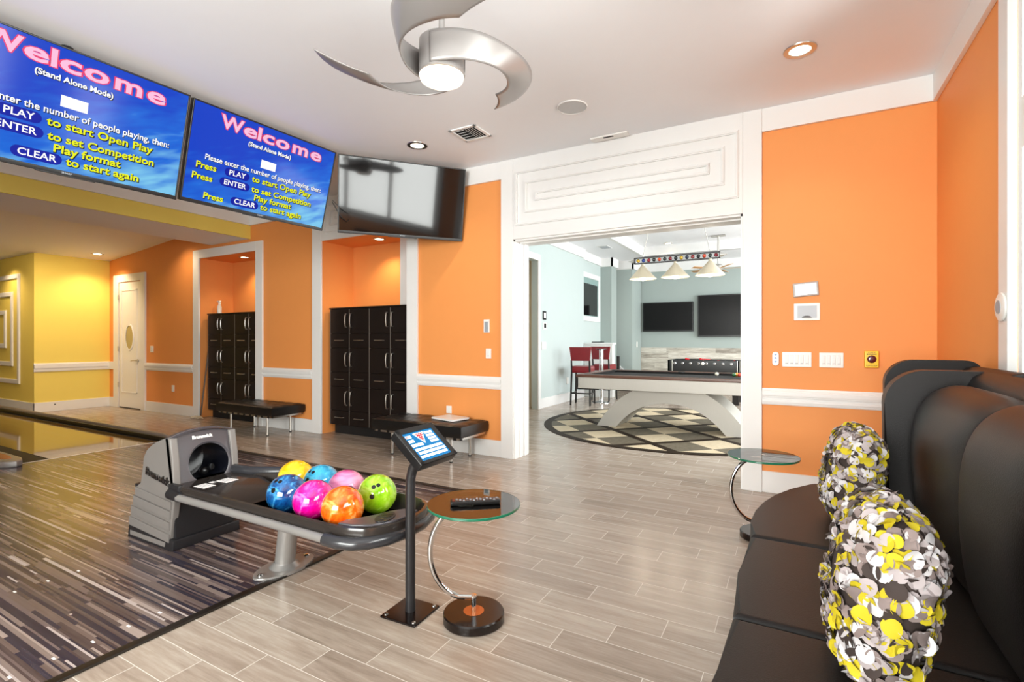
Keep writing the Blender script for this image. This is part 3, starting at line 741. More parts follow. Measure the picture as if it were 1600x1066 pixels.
b = MB(); b.T = tr(-1.752, 1.85, .432) @ rot('Z', R(20)); b.prism([(.055*cos(2*pi*k/20)*.8, .075*sin(2*pi*k/20)) for k in range(20)], 'z', 0, .005, .002); b.build('control_pad', M['graphite_dark'], dk)
b = MB(); b.T = tr(-1.752, 1.85, .437) @ rot('Z', R(20))
for k in range(5): b.box(-.03, -.012+k*.012, 0, .03, -.005+k*.012, .002)
b.cyl((.0, -.035, 0), .010, .003, 14); b.build('pad_grille', M['black'], dk)
b = MB(); b.tube([(-1.93, 1.637, .365), (-1.86, 1.64, .362), (-1.78, 1.665, .36), (-1.725, 1.715, .36), (-1.68, 1.79, .36), (-1.660, 1.90, .36), (-1.665, 2.02, .36), (-1.70, 2.13, .36), (-1.76, 2.21, .36), (-1.88, 2.245, .362)], .030, 14); b.build('end_bumper', M['bumper'], rk)
b = MB(); b.tube([(-3.20, 1.640, .365), (-1.93, 1.637, .365)], .021, 16); b.tube([(-3.20, 2.165, .365), (-3.0, 2.19, .365), (-1.9, 2.245, .365)], .018, 12); b.build('side_tube', M['silver'], rk)
b = MB(); b.tube([(-3.31, 1.655, .37), (-3.19, 1.65, .365)], [.035, .03], 12); b.box(-3.33, 1.645, .36, -3.21, 1.68, .43, .01); b.build('tube_bracket', M['graphite_dark'], rk)
b = MB(); b.tube([(-3.33, 2.06, .43), (-3.16, 2.085, .43), (-3.04, 2.15, .43), (-2.95, 2.20, .43)], [.034, .034, .033, .030], 14); b.tube([(-2.96, 2.195, .425), (-2.80, 2.215, .42), (-2.5, 2.222, .415)], [.024, .022, .018], 12); b.build('side_guard', M['bumper'], rk)
b = MB(); b.prism([(-3.32, .34), (-3.32, .415), (-3.03, .412), (-2.82, .348), (-2.78, .34)], 'y', 1.692, 2.07, .003); b.build('tray_mat', M['tray'], rk)
b = MB()
for (x, y, w2, h2, a) in ((-3.13, 1.755, .10, .075, 4), (-3.13, 1.895, .10, .085, 6), (-3.17, 1.825, .035, .03, 4)):
    b.T = tr(x, y, .4165) @ rot('Z', R(a)); b.use(M['paper']); b.box(-w2/2, -h2/2, 0, w2/2, h2/2, .001)
    b.use(M['greyline'])
    for q in range(3): b.box(-w2*.35+q*w2*.22, -h2*.36, .001, -w2*.30+q*w2*.22, h2*.36, .0014)
b.build('notice_sticker', None, rk, smooth=False)
# pedestal
b = MB(); b.tube([(-2.53, 1.865, .03), (-2.50, 1.86, .20), (-2.475, 1.855, .345)], [.055, .053, .052], 24); 
po = b.build('pedestal_post', M['silver'], rk)
b = MB(); pts = [(-2.53+.085*cos(a)*(1+.25*abs(cos(a))), 1.865+.185*sin(a)*(1-.0*abs(cos(a)))) for a in [2*pi*k/40 for k in range(40)]]
b.prism(pts, 'z', .006, .022, .006, 2); b.lathe([(.085, .0), (.062, .02), (.056, .03)], 24, (-2.53, 1.865, .02), capb=False, capt=False); b.build('pedestal_foot', M['silver'], po)
for y in (1.865-.15, 1.865+.15):
    b = MB(); b.lathe([(.016, 0), (.016, .006), (.008, .012)], 14, (-2.53, y, .020)); b.build('bolt', M['chrome'], po)

# bowling balls
bc = [('yellow bowling ball, furthest from the post kiosk in the back row', (-2.72, 2.085, 0), ('#F0A800', '#F7C400', '#FFD83A'), 0, None),
      ('turquoise blue bowling ball between the yellow and pink ones', (-2.49, 2.085, 0), ('#1888B4', '#2AA4CC', '#58C0DC'), 0, (.0, -.75, .60)),
      ('pink marbled bowling ball in the back row beside the lime one', (-2.265, 2.075, 0), ('#C8488E', '#E07CB0', '#F0A8CC'), 1, None),
      ('lime green bowling ball with three dark finger holes', (-2.035, 2.085, 0), ('#8CCB12', '#A6DC28', '#C4EC5A'), 0, (.62, -.62, .42)),
      ('dark blue marbled bowling ball in the front row', (-2.475, 1.84, 0), ('#0A2C66', '#125C9A', '#4FA8DC'), 0, (.1, -.72, .68)),
      ('hot magenta bowling ball between the dark blue and orange ones', (-2.25, 1.835, 0), ('#D8007C', '#EC109C', '#FF7CC8'), 0, None),
      ('orange marbled bowling ball at the front end of the tray', (-2.025, 1.83, 0), ('#F04A08', '#FA7418', '#FFB060'), 0, None)]
BR = .10825
for i, (lab, c, cols, mode, hole) in enumerate(bc):
    c = Vector((c[0], c[1], .3355+BR))
    bm_ = ball_mat('ball_swirl_%d' % i, *cols, mode=mode)
    t = empty('bowling_ball', lab, 'bowling ball', (c.x, c.y, c.z-BR), 0, 'bowling balls on the tray')
    b = MB(); b.sphere(c, BR, 48, 28); s = b.build('ball_shell', bm_, t, ang=60)
    s.data.transform(Matrix.Rotation(0, 4, 'X'))
    if hole is None: hole = (.2, .6, .77)
    h = Vector(hole).normalized(); u = h.cross(Vector((0, 0, 1))).normalized(); v = h.cross(u).normalized()
    for (du, dv, rr) in ((.020, -.022, .011), (-.006, -.030, .0105), (.030, .032, .0125)) if i == 3 else ((-.014, -.02, .011), (.016, -.02, .0105), (0, .035, .0135)):
        n = (h*BR+u*du+v*dv).normalized()
        q = n.to_track_quat('Z', 'Y').to_matrix().to_4x4()
        b = MB(Matrix.Translation(c+n*(BR-.0004)) @ q); b.lathe([(rr*1.08, -.0006), (rr, .0009)], 20, (0, 0, 0), capb=False)
        b.build('finger_hole', M['black'], t)

# ------------------------------------------------------------------ score kiosk
kk = empty('score_kiosk', 'slim black floor kiosk with tilted blue touch screen beside the ball tray', 'kiosk', (-1.60, 1.86, 0))
b = MB(); b.T = tr(-1.60, 1.86, 0) @ rot('Z', R(3)); b.box(-.10, -.10, 0, .10, .10, .011, .004); b.build('base_plate', M['darkbrown'], kk)
for sx in (-1, 1):
    for sy in (-1, 1):
        b = MB(); b.T = tr(-1.60, 1.86, .011) @ rot('Z', R(3)); b.lathe([(.010, 0), (.009, .004), (.004, .007)], 12, (sx*.08, sy*.08, 0)); b.build('bolt', M['nickel'], kk)
b = MB(); b.tube([(-1.60, 1.86, .011), (-1.60, 1.86, .60), (-1.598, 1.86, .645), (-1.585, 1.86, .69), (-1.545, 1.86, .755), (-1.505, 1.86, .80)], .0235, 18); b.build('post', M['graphite_dark'], kk)
KT = tr(-1.50, 1.855, .82) @ rot('Z', 1.576) @ rot('X', -.866)
b = MB(KT); b.box(-.132, -.004, -.104, .132, .040, .104, .006, 2); hd = b.build('screen_housing', M['black'], kk)
b = MB(KT)
b.box(-.132, -.010, -.104, .132, -.003, -.088, .002); b.box(-.132, -.010, .076, .132, -.003, .104, .002); b.box(-.132, -.010, -.104, -.112, -.003, .104, .002); b.box(.103, -.010, -.104, .132, -.003, .104, .002)
b.build('bezel', M['blackmat'], hd)
b = MB(KT); b.quad((-.112, -.0045, -.088), (.103, -.0045, -.088), (.103, -.0045, .076), (-.112, -.0045, .076)); b.build('touch_screen', M['kioskblue'], hd, smooth=False)
b = MB(KT)
def kb(x, z, w_, h_, m, y=-.0052): b.use(m); b.box(x-w_/2, y, z-h_/2, x+w_/2, y+.0005, z+h_/2)
for r0, (n, z) in enumerate(((3, .054), (3, .028), (5, .002))):
    for q in range(n-1): kb(-.093+q*.020, z, .0165, .016, M['kioskwhite']); kb(-.093+q*.020, z, .009, .006, M['kioskred' if (q+r0) % 2 == 0 else 'greyline'], -.0056)
for q in range(3):
    for w_ in range(4): kb(.042+q*.020, .058-w_*.018, .0165, .012, M['kioskwhite']); kb(.042+q*.020, .058-w_*.018, .007, .004, M['greyline'], -.0056)
for row in range(3):
    for q in range(10): kb(-.092+q*.0195+(.004 if row % 2 else 0), -.024-row*.021, .0155, .0135, M['kioskwhite']); kb(-.092+q*.0195+(.004 if row % 2 else 0), -.024-row*.021, .004, .007, M['tvnavy'], -.0056)
b.use(M['kioskwhite']); b.quad((-.042, -.0050, .066), (.030, -.0050, .066), (.030, -.0050, .064), (-.005, -.0050, .000)) if False else None
b._f([b.v(p) for p in ((-.044, -.0052, .067), (.030, -.0052, .067), (-.007, -.0052, .000))])
b.use(M['kioskred']); b._f([b.v(p) for p in ((-.037, -.0056, .063), (.023, -.0056, .063), (-.007, -.0056, .008))])
b.use(M['kioskwhite'])
for rr, n in enumerate((4, 3, 2, 1)):
    for q in range(n):
        b.cbox((-.007+(q-(n-1)/2)*.013, -.006, .056-rr*.012), (.0035, .0004, .0035))
b.build('screen_graphics', None, hd, smooth=False)

# ------------------------------------------------------------------ C-shaped side tables
def side_table(cx, cy, a, label):
    r = empty('side_table', label, 'side table', (cx, cy, 0), a, 'round glass side tables on curved chrome stems')
    T = wm(r)
    b = MB(T); b.lathe([(.135, 0), (.142, .004), (.142, .038), (.137, .044), (.0, .044)], 56, capt=False); bs = b.build('base', M['darkbrown'], r)
    b = MB(T); b.cyl((0, 0, .0435), .048, .0015, 32); b.build('base_inlay', M['copperdot'], bs)
    b = MB(T); b.cyl((0, 0, .044), .011, .075, 16); pts = [(0, 0, .108)]
    for k in range(25):
        t = R(-78)+R(156)*k/24
        pts.append((-.035-.165*cos(t)*1.02, 0, .318+.212*sin(t)))
    pts.append((.0, 0, .527)); b.tube(pts, .0125, 14); b.cyl((0, 0, .10), .014, .018, 16); b.build('curved_stem', M['chrome'], r)
    b = MB(T); b.cyl((0, 0, .520), .018, .012, 18); b.cyl((0, 0, .548), .010, .003, 16); b.build('top_mount', M['nickel'], r)
    b = MB(T); b.cyl((0, 0, .534), .2145, .012, 72); tp = b.build('glass_top', M['tabletop'], r)
    b = MB(T); b.lathe([(.2145, .5335), (.2165, .536), (.2165, .544), (.2145, .5465)], 72, capb=False, capt=False); b.build('glass_rim', M['glassedge'], tp)
    return r
side_table(-1.30, 1.955, R(30), 'round glass side table with a remote on it, beside the score kiosk')
side_table(-.175, 3.70, R(22), 'round glass side table, empty, past the far end of the sofa')
rc = empty('remote_control', 'long black remote control lying on the near glass side table', 'remote control', (-1.285, 1.945, .546), R(38))
T = wm(rc)
b = MB(T); b.box(-.115, -.024, .002, .115, .024, .021, .006, 3); rb_ = b.build('remote_body', M['black'], rc)
b = MB(T)
for i in range(14):
    for j in range(3):
        b.use(M['darkred'] if i == 0 else M['greyline'] if (i+j) % 3 == 0 else M['graphite']); b.box(-.105+i*.0155, -.018+j*.013, .021, -.095+i*.0155, -.009+j*.013, .0235, .001)
b.build('buttons', None, rb_)

# ------------------------------------------------------------------ ceiling-hung televisions
def tv(loc, yaw, tilt, label, W_=1.37, H_=.81, on=True, seed=0):
    r = empty('television', label, 'television', (0, 0, 0), 0, 'televisions hung under the ceiling' )
    r.matrix_basis = tr(*loc) @ rot('Z', yaw) @ rot('X', tilt)
    T = wm(r)
    b = MB(T); b.box(-W_/2, 0, -H_/2, W_/2, .045, H_/2, .006); b.box(-W_*.3, .045, -H_*.36, W_*.3, .085, H_*.2, .01); b.build('cabinet', M['black'], r)
    b = MB(T); t = .012; bt = .03
    b.box(-W_/2, -.008, -H_/2, W_/2, .002, -H_/2+bt, .003); b.box(-W_/2, -.008, H_/2-t, W_/2, .002, H_/2, .003); b.box(-W_/2, -.008, -H_/2, -W_/2+t, .002, H_/2, .003); b.box(W_/2-t, -.008, -H_/2, W_/2, .002, H_/2, .003)
    b.box(-.16, -.009, -H_/2-.006, .16, .01, -H_/2+.004, .003)
    bz = b.build('bezel', M['black'], r)
    b = MB(T); text_into(b, 'SHARP', .016, tr(0, -.0092, -H_/2+.017) @ rot('X', R(90)), M['greyline'], .0004, 1.2); b.build('bezel_logo', None, bz, smooth=False)
    b = MB(T); b.quad((-W_/2+t, -.002, -H_/2+bt), (W_/2-t, -.002, -H_/2+bt), (W_/2-t, -.002, H_/2-t), (-W_/2+t, -.002, H_/2-t))
    sc = b.build('screen', M['tvblue'] if on else M['screenoff'], r, smooth=False)
    if on:
        b = MB(T)
        def tx(s_, x, z, size, m, sx=1.0, bold=.003, al='CENTER', sh=True, y=-.004, slant=0):
            Q = tr(x, y, z) @ rot('X', R(90))
            if sh: text_into(b, s_, size, tr(x+size*.05, y+.0008, z-size*.05) @ rot('X', R(90)), M['tvshadow'], bold*2.6, sx, al)
            text_into(b, s_, size, Q, m, bold, sx, al)
        for nm, (x, z, sz) in {c: None for c in ()}.items(): pass
        # the big curved word: letters placed on a shallow arc
        word = 'Welcome'; xs = [-.362, -.204, -.119, -.034, .105, .290, .462]
        for ch, x, sw in zip(word, xs, (1.15, 1.72, 1.45, 1.8, 1.72, 1.55, 1.72)):
            z = .292-.0*x+.018*(x/.4)**2*0
            for m_, bo, yy in ((M['tvred'], .009, -.0032), (M['tvpink'], .0038, -.0042)): text_into(b, ch, .150, tr(x, yy, .306) @ rot('X', R(90)), m_, bo, sw)
        b.build('screen_title', None, sc, smooth=False)
        b = MB(T)
        tx('(Stand Alone Mode)', 0, .203, .050, M['tvwhite'], 1.02, .0015)
        b2_ = MB(T); b2_.box(-.068, -.0042, .034, .076, -.0038, .106); b2_.build('entry_field', M['tvwhite'], sc)
        tx('Please enter the number of people playing, then:', .022, -.012, .062, M['tvwhite'], .93, .001)
        def pill(x0, x1, z, h_):
            b.use(M['tvnavy']); P = []
            for k in range(9): a = R(90)+R(180)*k/8; P.append((x0+h_+h_*cos(a), -.0036, z+h_*sin(a)))
            for k in range(9): a = R(-90)+R(180)*k/8; P.append((x1-h_+h_*cos(a), -.0036, z+h_*sin(a)))
            b._f([b.v(p) for p in P])
        sy = .072
        tx('Press', -.605, -.088, sy, M['tvyellow'], 1.08, .0017, 'LEFT'); pill(-.37, -.15, -.083, .036); tx('PLAY', -.26, -.083, .062, M['tvwhite'], 1.05, .001, 'CENTER', False)
        tx('to start Open Play', -.125, -.083, sy, M['tvyellow'], 1.12, .0017, 'LEFT')
        tx('Press', -.625, -.180, sy, M['tvyellow'], 1.08, .0017, 'LEFT'); pill(-.40, -.135, -.172, .036); tx('ENTER', -.268, -.172, .062, M['tvwhite'], 1.05, .001, 'CENTER', False)
        tx('to set Competition', -.115, -.172, sy, M['tvyellow'], 1.1, .0017, 'LEFT')
        tx('Play format', .105, -.243, sy, M['tvyellow'], 1.14, .0017)
        tx('Press', -.515, -.325, sy, M['tvyellow'], 1.08, .0017, 'LEFT'); pill(-.285, -.03, -.313, .036); tx('CLEAR', -.157, -.313, .062, M['tvwhite'], 1.05, .001, 'CENTER', False)
        tx('to start again', -.01, -.312, sy, M['tvyellow'], 1.12, .0017, 'LEFT')
        b.build('screen_text', None, sc, smooth=False)
    # ceiling bracket
    bx = MB(); c = T @ Vector((0, .13, .1)); bx.cyl((c.x, c.y, c.z-.05), .025, 3.30-c.z+.05, 16); bx.cyl((c.x, c.y, 3.29), .035, .01, 20)
    p1 = T @ Vector((0, .08, .0)); bx.tube([p1, (c.x, c.y, c.z-.03)], .022, 10); bx.build('ceiling_bracket', M['blackmat'], r)
    return r
tv((-4.231, 2.929, 2.843), 1.528, .284, 'middle blue welcome-screen television, seen whole under the ceiling')
tv((-4.221, 1.499, 2.817), 1.528, .284, 'leftmost blue welcome-screen television, cut off by the photo edge')
tv((-3.748, 4.245, 2.853), .872, .217, 'switched-off black television angled in the corner above the right lockers', W_=1.37, H_=.804, on=False)
b = MB(); b.tube([(-4.16, 3.62, 2.74), (-4.12, 3.66, 2.64), (-4.1, 3.70, 2.58), (-4.12, 3.78, 2.56), (-4.16, 3.84, 2.60)], .004, 6); b.tube([(-4.16, 3.62, 2.76), (-4.12, 3.70, 2.68), (-4.14, 3.80, 2.66), (-4.17, 3.86, 2.68)], .003, 6)
tag(b.build('video_cable', M['rubber']), 'thin black cables looping between the middle and corner televisions', 'cable')

# ------------------------------------------------------------------ ceiling fan
FX, FY = -1.68, 2.21
fn = empty('ceiling_fan', 'silver ceiling fan with three curled ribbon blades and a round light', 'ceiling fan', (FX, FY, 2.72))
b = MB(); b.lathe([(.118, .035), (.122, .04), (.122, .215), (.112, .225), (.0, .225)], 48, (FX, FY, 2.72), capt=False); b.build('motor_housing', M['fan'], fn)
b = MB(); b.lathe([(0, 0), (.05, .002), (.09, .008), (.115, .022), (.121, .042)], 48, (FX, FY, 2.705), capb=False, capt=False); b.build('light_lens', M['fan_e'], fn)
b = MB(); b.cyl((FX, FY, 2.93), .016, .34, 16); b.lathe([(.03, 0), (.07, .02), (.075, .05)], 28, (FX, FY, 3.25)); b.build('downrod', M['fan'], fn)
up_ = [(-83, .126, 2.925), (-50, .145, 2.925), (-22, .19, 2.92), (0, .255, 2.915), (20, .335, 2.905), (35, .43, 2.895), (50, .53, 2.885), (64, .60, 2.875), (80, .65, 2.865), (96, .675, 2.855)]
lo_ = [(-83, .124, 2.765), (-50, .135, 2.765), (-24, .165, 2.768), (-2, .21, 2.772), (15, .265, 2.776), (30, .32, 2.78), (44, .365, 2.785), (57, .40, 2.79), (68, .42, 2.80), (78, .43, 2.81)]
def cr(P, t):
    n = len(P)-1; s = t*n; i = min(int(s), n-1); f = s-i
    p = [P[max(i-1, 0)], P[i], P[i+1], P[min(i+2, n)]]
    return [.5*((2*p[1][k])+(-p[0][k]+p[2][k])*f+(2*p[0][k]-5*p[1][k]+4*p[2][k]-p[3][k])*f*f+(-p[0][k]+3*p[1][k]-3*p[2][k]+p[3][k])*f**3) for k in range(3)]
for kb_ in range(3):
    b = MB(); rows_ = []
    for i in range(41):
        t = i/40; A = cr(up_, t); B = cr(lo_, t); row = []
        for j in range(9):
            f = j/8; a = R(A[0]*(1-f)+B[0]*f-120*kb_); rr = A[1]*(1-f)+B[1]*f; z = A[2]*(1-f)+B[2]*f
            bulge = .012*sin(pi*f)*t*(1-t**4); row.append((FX+(rr)*cos(a), FY+(rr)*sin(a), z-bulge))
        rows_.append([b.v(q) for q in row])
    for i in range(40):
        for j in range(8): b._f([rows_[i][j], rows_[i+1][j], rows_[i+1][j+1], rows_[i][j+1]])
    o = b.build('fan_blade', M['fan'], fn, ang=60)
    md = o.modifiers.new('thickness', 'SOLIDIFY'); md.thickness = .006; md.offset = 0

# ------------------------------------------------------------------ downlights, speaker, vents
def downlight(x, y, z, label, power, r=.075, col=(1, .74, .45), size=125, aim=None):
    t = empty('downlight', label, 'downlight', (x, y, z), 0, 'recessed ceiling downlights')
    b = MB(); b.lathe([(r*.80, .0), (r*.86, -.008), (r*1.25, -.006), (r*1.28, 0)], 36, (x, y, z), capb=False, capt=False); b.build('trim_ring', M['nickel'], t)
    b = MB(); b.cyl((x, y, z-.004), r*.84, .003, 32); b.build('lamp_lens', M['lamp_e'], t)
    if power: spot('downlight_lamp', (x, y, z-.03), power, col, size, .7, .05, aim)
downlight(.038, 3.977, ZC, 'round lit downlight in the ceiling above the right orange wall', 22, .08, (1, .84, .62))
downlight(-3.352, 4.003, ZC, 'round lit downlight in the ceiling above the switched-off television', 22, .08, (1, .84, .62))
downlight(-4.957, 5.12, 2.70, 'small lit downlight in the top of the right locker niche', 34, .07)
downlight(-8.003, 5.14, 2.70, 'small lit downlight in the top of the left locker niche', 30, .07)
downlight(-11.47, 4.45, 2.945, 'lit downlight in the lower lane ceiling by the yellow wall', 60, .08)
# first: downlight behind the beam; others: added fill spots without fittings, two wall-aimed
for x, y, z, pw, am in ((-9.1, 4.42, 3.14, 50, None), (-12.9, 3.3, 2.88, 60, None), (-10.4, 3.0, 2.98, 120, (-12, 4.2, 1.0)), (-10.4, 1.6, 2.9, 80, (-12.6, 3.7, .9)), (-9.1, 1.2, 3.14, 30, None)):
    spot('lane_lamp_and_fill', (x, y, z), pw, (1, .76, .48), 92 if am else 130, .8, .05, am)
sp = empty('ceiling_speaker', 'round flush white speaker grille in the ceiling', 'speaker', (-1.649, 3.993, ZC-.01))
b = MB(); b.lathe([(.118, .01), (.122, 0), (.128, .002), (.13, .01)], 44, (-1.649, 3.993, ZC-.01), capb=False, capt=False); b.build('speaker_ring', M['white'], sp)
b = MB(); b.cyl((-1.649, 3.993, ZC-.007), .118, .006, 40); b.build('speaker_grille', mat('grille_mesh', '#C9CCCE', .6, bump=.5, bs=400), sp)
vt = empty('ceiling_vent', 'square white air vent with louvres in the ceiling', 'air vent', (-2.71, 4.015, ZC-.012))
b = MB(); w_ = .15
for a0 in ((-w_, -w_, w_, -w_+.03), (-w_, w_-.03, w_, w_), (-w_, -w_, -w_+.03, w_), (w_-.03, -w_, w_, w_)):
    b.box(-2.71+a0[0], 4.015+a0[1], ZC-.012, -2.71+a0[2], 4.015+a0[3], ZC, .003)
b.build('vent_frame', M['white'], vt)
b = MB()
for k in range(5):
    b.T = tr(-2.71-.06, 4.015-.10+k*.05, ZC-.006) @ rot('X', R(35)); b.box(-.055, -.014, -.001, .055, .014, .001)
    b.T = tr(-2.71+.01+k*.026, 4.015, ZC-.006) @ rot('Y', R(35)); b.box(-.010, -.115, -.001, .010, .115, .001)
b.build('louvres', M['white'], vt)
b = MB(); b.box(-2.71-w_+.02, 4.015-w_+.02, ZC-.002, -2.71+w_-.02, 4.015+w_-.02, ZC-.0005); b.build('vent_backing', M['blackmat'], vt)
lf = empty('linear_ceiling_fixture', 'slim white rectangular fixture on the ceiling edge above the wide opening', 'ceiling fixture', (-1.56, 4.735, ZC-.02))
b = MB(); b.box(-1.75, 4.69, ZC-.018, -1.38, 4.785, ZC, .006); b.build('fixture_body', M['plate'], lf)
b = MB(); b.box(-1.62, 4.70, ZC-.0195, -1.52, 4.725, ZC-.017); b.build('sensor_slot', M['blackmat'], lf)

# ------------------------------------------------------------------ things on the walls
def plate(name, label, cat, x0, z0, x1, z1, extra=None, m='plate', d=.012, y=YA, bev=.004):
    t = empty(name, label, cat, ((x0+x1)/2, y, z0))
    b = MB(); b.box(x0, y-d, z0, x1, y, z1, bev); b.build('cover_plate', M[m], t)
    if extra: extra(t)
    return t
def rockers(x0, z0, x1, z1, n, y=YA):
    def f(t):
        w_ = (x1-x0-.03)/n
        for k in range(n):
            b = MB(); xa = x0+.015+k*w_+w_*.14; xb = x0+.015+(k+1)*w_-w_*.14
            b.box(xa, y-.016, z0+.022, xb, y-.008, z1-.022, .003); b.build('rocker', M['white'], t)
            b = MB(); b.box(xa+.004, y-.0168, z0+.030, xb-.004, y-.0155, z0+.034); b.build('status_light', M['greyline'], t)
    return f
plate('light_switch', 'wide white five-gang switch plate on the right orange wall', 'light switch', -.085, 1.082, .130, 1.207, rockers(-.085, 1.082, .13, 1.207, 5))
plate('light_switch', 'white four-gang switch plate next to the yellow emergency button', 'light switch', .184, 1.083, .352, 1.205, rockers(.184, 1.083, .352, 1.205, 4))
plate('light_switch', 'single white switch on the orange wall left of the wide opening', 'light switch', -3.055, 1.10, -2.985, 1.215, rockers(-3.055, 1.10, -2.985, 1.215, 1))
plate('light_switch', 'single white switch beside the door with the oval window', 'light switch', -10.39, 1.09, -10.29, 1.21, rockers(-10.39, 1.09, -10.29, 1.21, 1))
plate('wall_outlet', 'white outlet low on the orange wall between door and left niche', 'outlet', -9.66, .40, -9.585, .515)
plate('wall_outlet', 'white outlet low on the orange wall just above the right bench', 'outlet', -3.61, .44, -3.535, .53)
plate('wall_outlet', 'round dark floor-level socket on the yellow wall baseboard', 'outlet', -11.99, .11, -11.985, .13, m='black') if False else None
b = MB(); b.T = tr(-11.96, 3.985, .125) @ rot('Y', R(90)); b.cyl((0, 0, 0), .012, .006, 14); tag(b.build('door_stop', M['graphite_dark']), 'tiny dark door stop on the baseboard under the yellow wall', 'door stop')
def kp(t):
    b = MB(); b.box(-3.063, YA-.026, 1.40, -3.017, YA-.02, 1.52, .002)
    b.build('keypad_display', M['greyline'], t)
plate('wall_keypad', 'small white and grey keypad above the single switch', 'keypad', -3.078, 1.395, -3.002, 1.545, kp, d=.022)
def fr(t):
    b = MB(tr(.088, YA, 1.73) @ rot('Y', R(-4))); b.box(-.077, -.024, -.045, .077, -.02, .045); b.build('display', mat('thermostat_display', '#F4F7FA', .2, emit='#EAF4FF', es=.35), t)
t = empty('thermostat', 'white framed rectangular thermostat hung slightly crooked on the right orange wall', 'thermostat', (.088, YA, 1.68))
b = MB(tr(.088, YA, 1.73) @ rot('Y', R(-4))); b.box(-.092, -.02, -.058, .092, 0, .058, .005); b.build('thermostat_case', mat('thermostat_case', '#A8A29E', .35), t); fr(t)
def nb(t):
    b = MB(); b.box(.028, YA-.014, 1.492, .168, YA-.011, 1.594); b.build('recess', mat('recess_grey', '#B9C0C8', .4), t)
    b = MB(); b.lathe([(.035, 0), (.03, .008), (.012, .014)], 20, (.095, YA-.018, 1.495)); b.build('connector', M['graphite'], t)
plate('recessed_wall_box', 'white rectangular recessed wall box under the thermostat', 'wall box', .002, 1.472, .190, 1.614, nb)
rm = empty('fan_remote', 'narrow white rounded remote in a cradle beside the five-gang switch', 'remote control', (-.134, YA, 1.09))
b = MB(); P = []
for k in range(9): a = R(180)*k/8; P.append((-.134+.026*cos(a), 1.182+.026*sin(a)))
for k in range(9): a = R(180)+R(180)*k/8; P.append((-.134+.026*cos(a), 1.115+.026*sin(a)))
b.prism(P, 'y', YA-.022, YA, .004, 2); rb_ = b.build('remote_body', M['plate'], rm)
b = MB()
for zz in (1.185, 1.155, 1.125): b.T = tr(-.134, YA-.022, zz) @ rot('X', R(90)); b.cyl((0, 0, 0), .009, .003, 16)
b.build('buttons', mat('blue_grey_button', '#8FB0D8', .4), rb_)
eb = empty('emergency_button', 'yellow wall box with a dark red stop button', 'emergency button', (.533, YA, 1.09))
b = MB(); b.box(.487, YA-.045, 1.09, .579, YA, 1.222, .006); bx_ = b.build('button_box', M['yellowbox'], eb)
b = MB(tr(.533, YA-.045, 1.158) @ rot('X', R(90))); b.lathe([(.030, 0), (.030, .006), (.022, .010), (.022, .018), (.012, .021)], 28); b.build('push_button', M['darkred'], bx_)
b = MB(); text_into(b, 'IN CASE OF', .013, tr(.533, YA-.0455, 1.209) @ rot('X', R(90)), M['black'], .0002, .7); text_into(b, 'EMERGENCY', .013, tr(.533, YA-.0455, 1.196) @ rot('X', R(90)), M['black'], .0006, .85)
text_into(b, 'PUSH TO STOP', .015, tr(.533, YA-.0455, 1.106) @ rot('X', R(90)), M['black'], .0002, .7); b.build('box_lettering', None, bx_, smooth=False)
ds = empty('round_wall_device', 'round white device on the wall edge beside the right window casing', 'wall device', (.94, 3.44, 1.40))
b = MB(tr(.919, 3.42, 1.472) @ rot('Y', R(-90))); b.lathe([(.070, 0), (.073, .004), (.071, .010), (.060, .015), (.0, .017)], 36, capt=False); b.build('device_cover', M['plate'], ds)
b = MB(tr(.919, 3.42, 1.472) @ rot('Y', R(-90))); b.lathe([(.034, .016), (.034, .019), (.028, .019)], 28, capb=False); b.build('device_ring', M['greyline'], ds)

# ------------------------------------------------------------------ sofa (banquette with high backs)
sf = empty('banquette_sofa', 'long dark brown leather banquette with high rounded backs under the window', 'sofa', (.3, 2.0, 0))
L_ = M['brownleather']
def seat_cushion(P, name='seat_cushion'):
    b = MB(); b.prism(P, 'z', .30, .455, .022, 4); b.build(name, L_, sf)
seat_cushion([(-.165, 1.69), (-.178, 2.0), (-.165, 2.41), (.55, 2.41), (.55, 1.69)])
seat_cushion([(-.165, .95), (-.178, 1.32), (-.165, 1.68), (.55, 1.68), (.55, .95)])
seat_cushion([(-.165, .30), (-.175, .6), (-.165, .94), (.55, .94), (.55, .30)])
seat_cushion([(-.165, 2.42), (-.176, 2.6), (-.165, 2.78), (-.135, 2.95), (-.085, 3.12), (-.01, 3.29), (.09, 3.45), (.21, 3.59), (.34, 3.67), (.50, 3.69), (.88, 3.69), (.88, 3.06), (.55, 2.98), (.55, 2.42)])
b = MB(); b.prism([(-.14, .30), (-.14, 2.78), (-.10, 3.02), (-.02, 3.22), (.08, 3.38), (.20, 3.52), (.34, 3.61), (.50, 3.63), (.85, 3.63), (.85, .30)], 'z', .02, .315, .01); b.build('sofa_base', L_, sf)
def rslab(b, axis, a0, a1, p0, p1, z0, z1, rad, bev, n=10, lean=0):
    """slab with rounded upper corners. axis 'y': spans x p0..p1"""
    P = [(p0, z0)]
    for k in range(n+1): a = R(180)-R(90)*k/n; P.append((p0+rad+rad*cos(a), z1-rad+rad*sin(a)))
    for k in range(n+1): a = R(90)-R(90)*k/n; P.append((p1-rad*.5+rad*.5*cos(a), z1-rad*.5+rad*.5*sin(a)))
    P.append((p1, z0)); b.prism(P, axis, a0, a1, bev, 4)
b = MB(); rslab(b, 'y', 3.70, 3.79, .475, .915, .02, 1.19, .14, .02); b.build('end_panel', L_, sf)
b = MB(); rslab(b, 'y', 2.93, 3.03, .375, .80, .40, 1.165, .16, .026); b.build('end_panel', L_, sf)
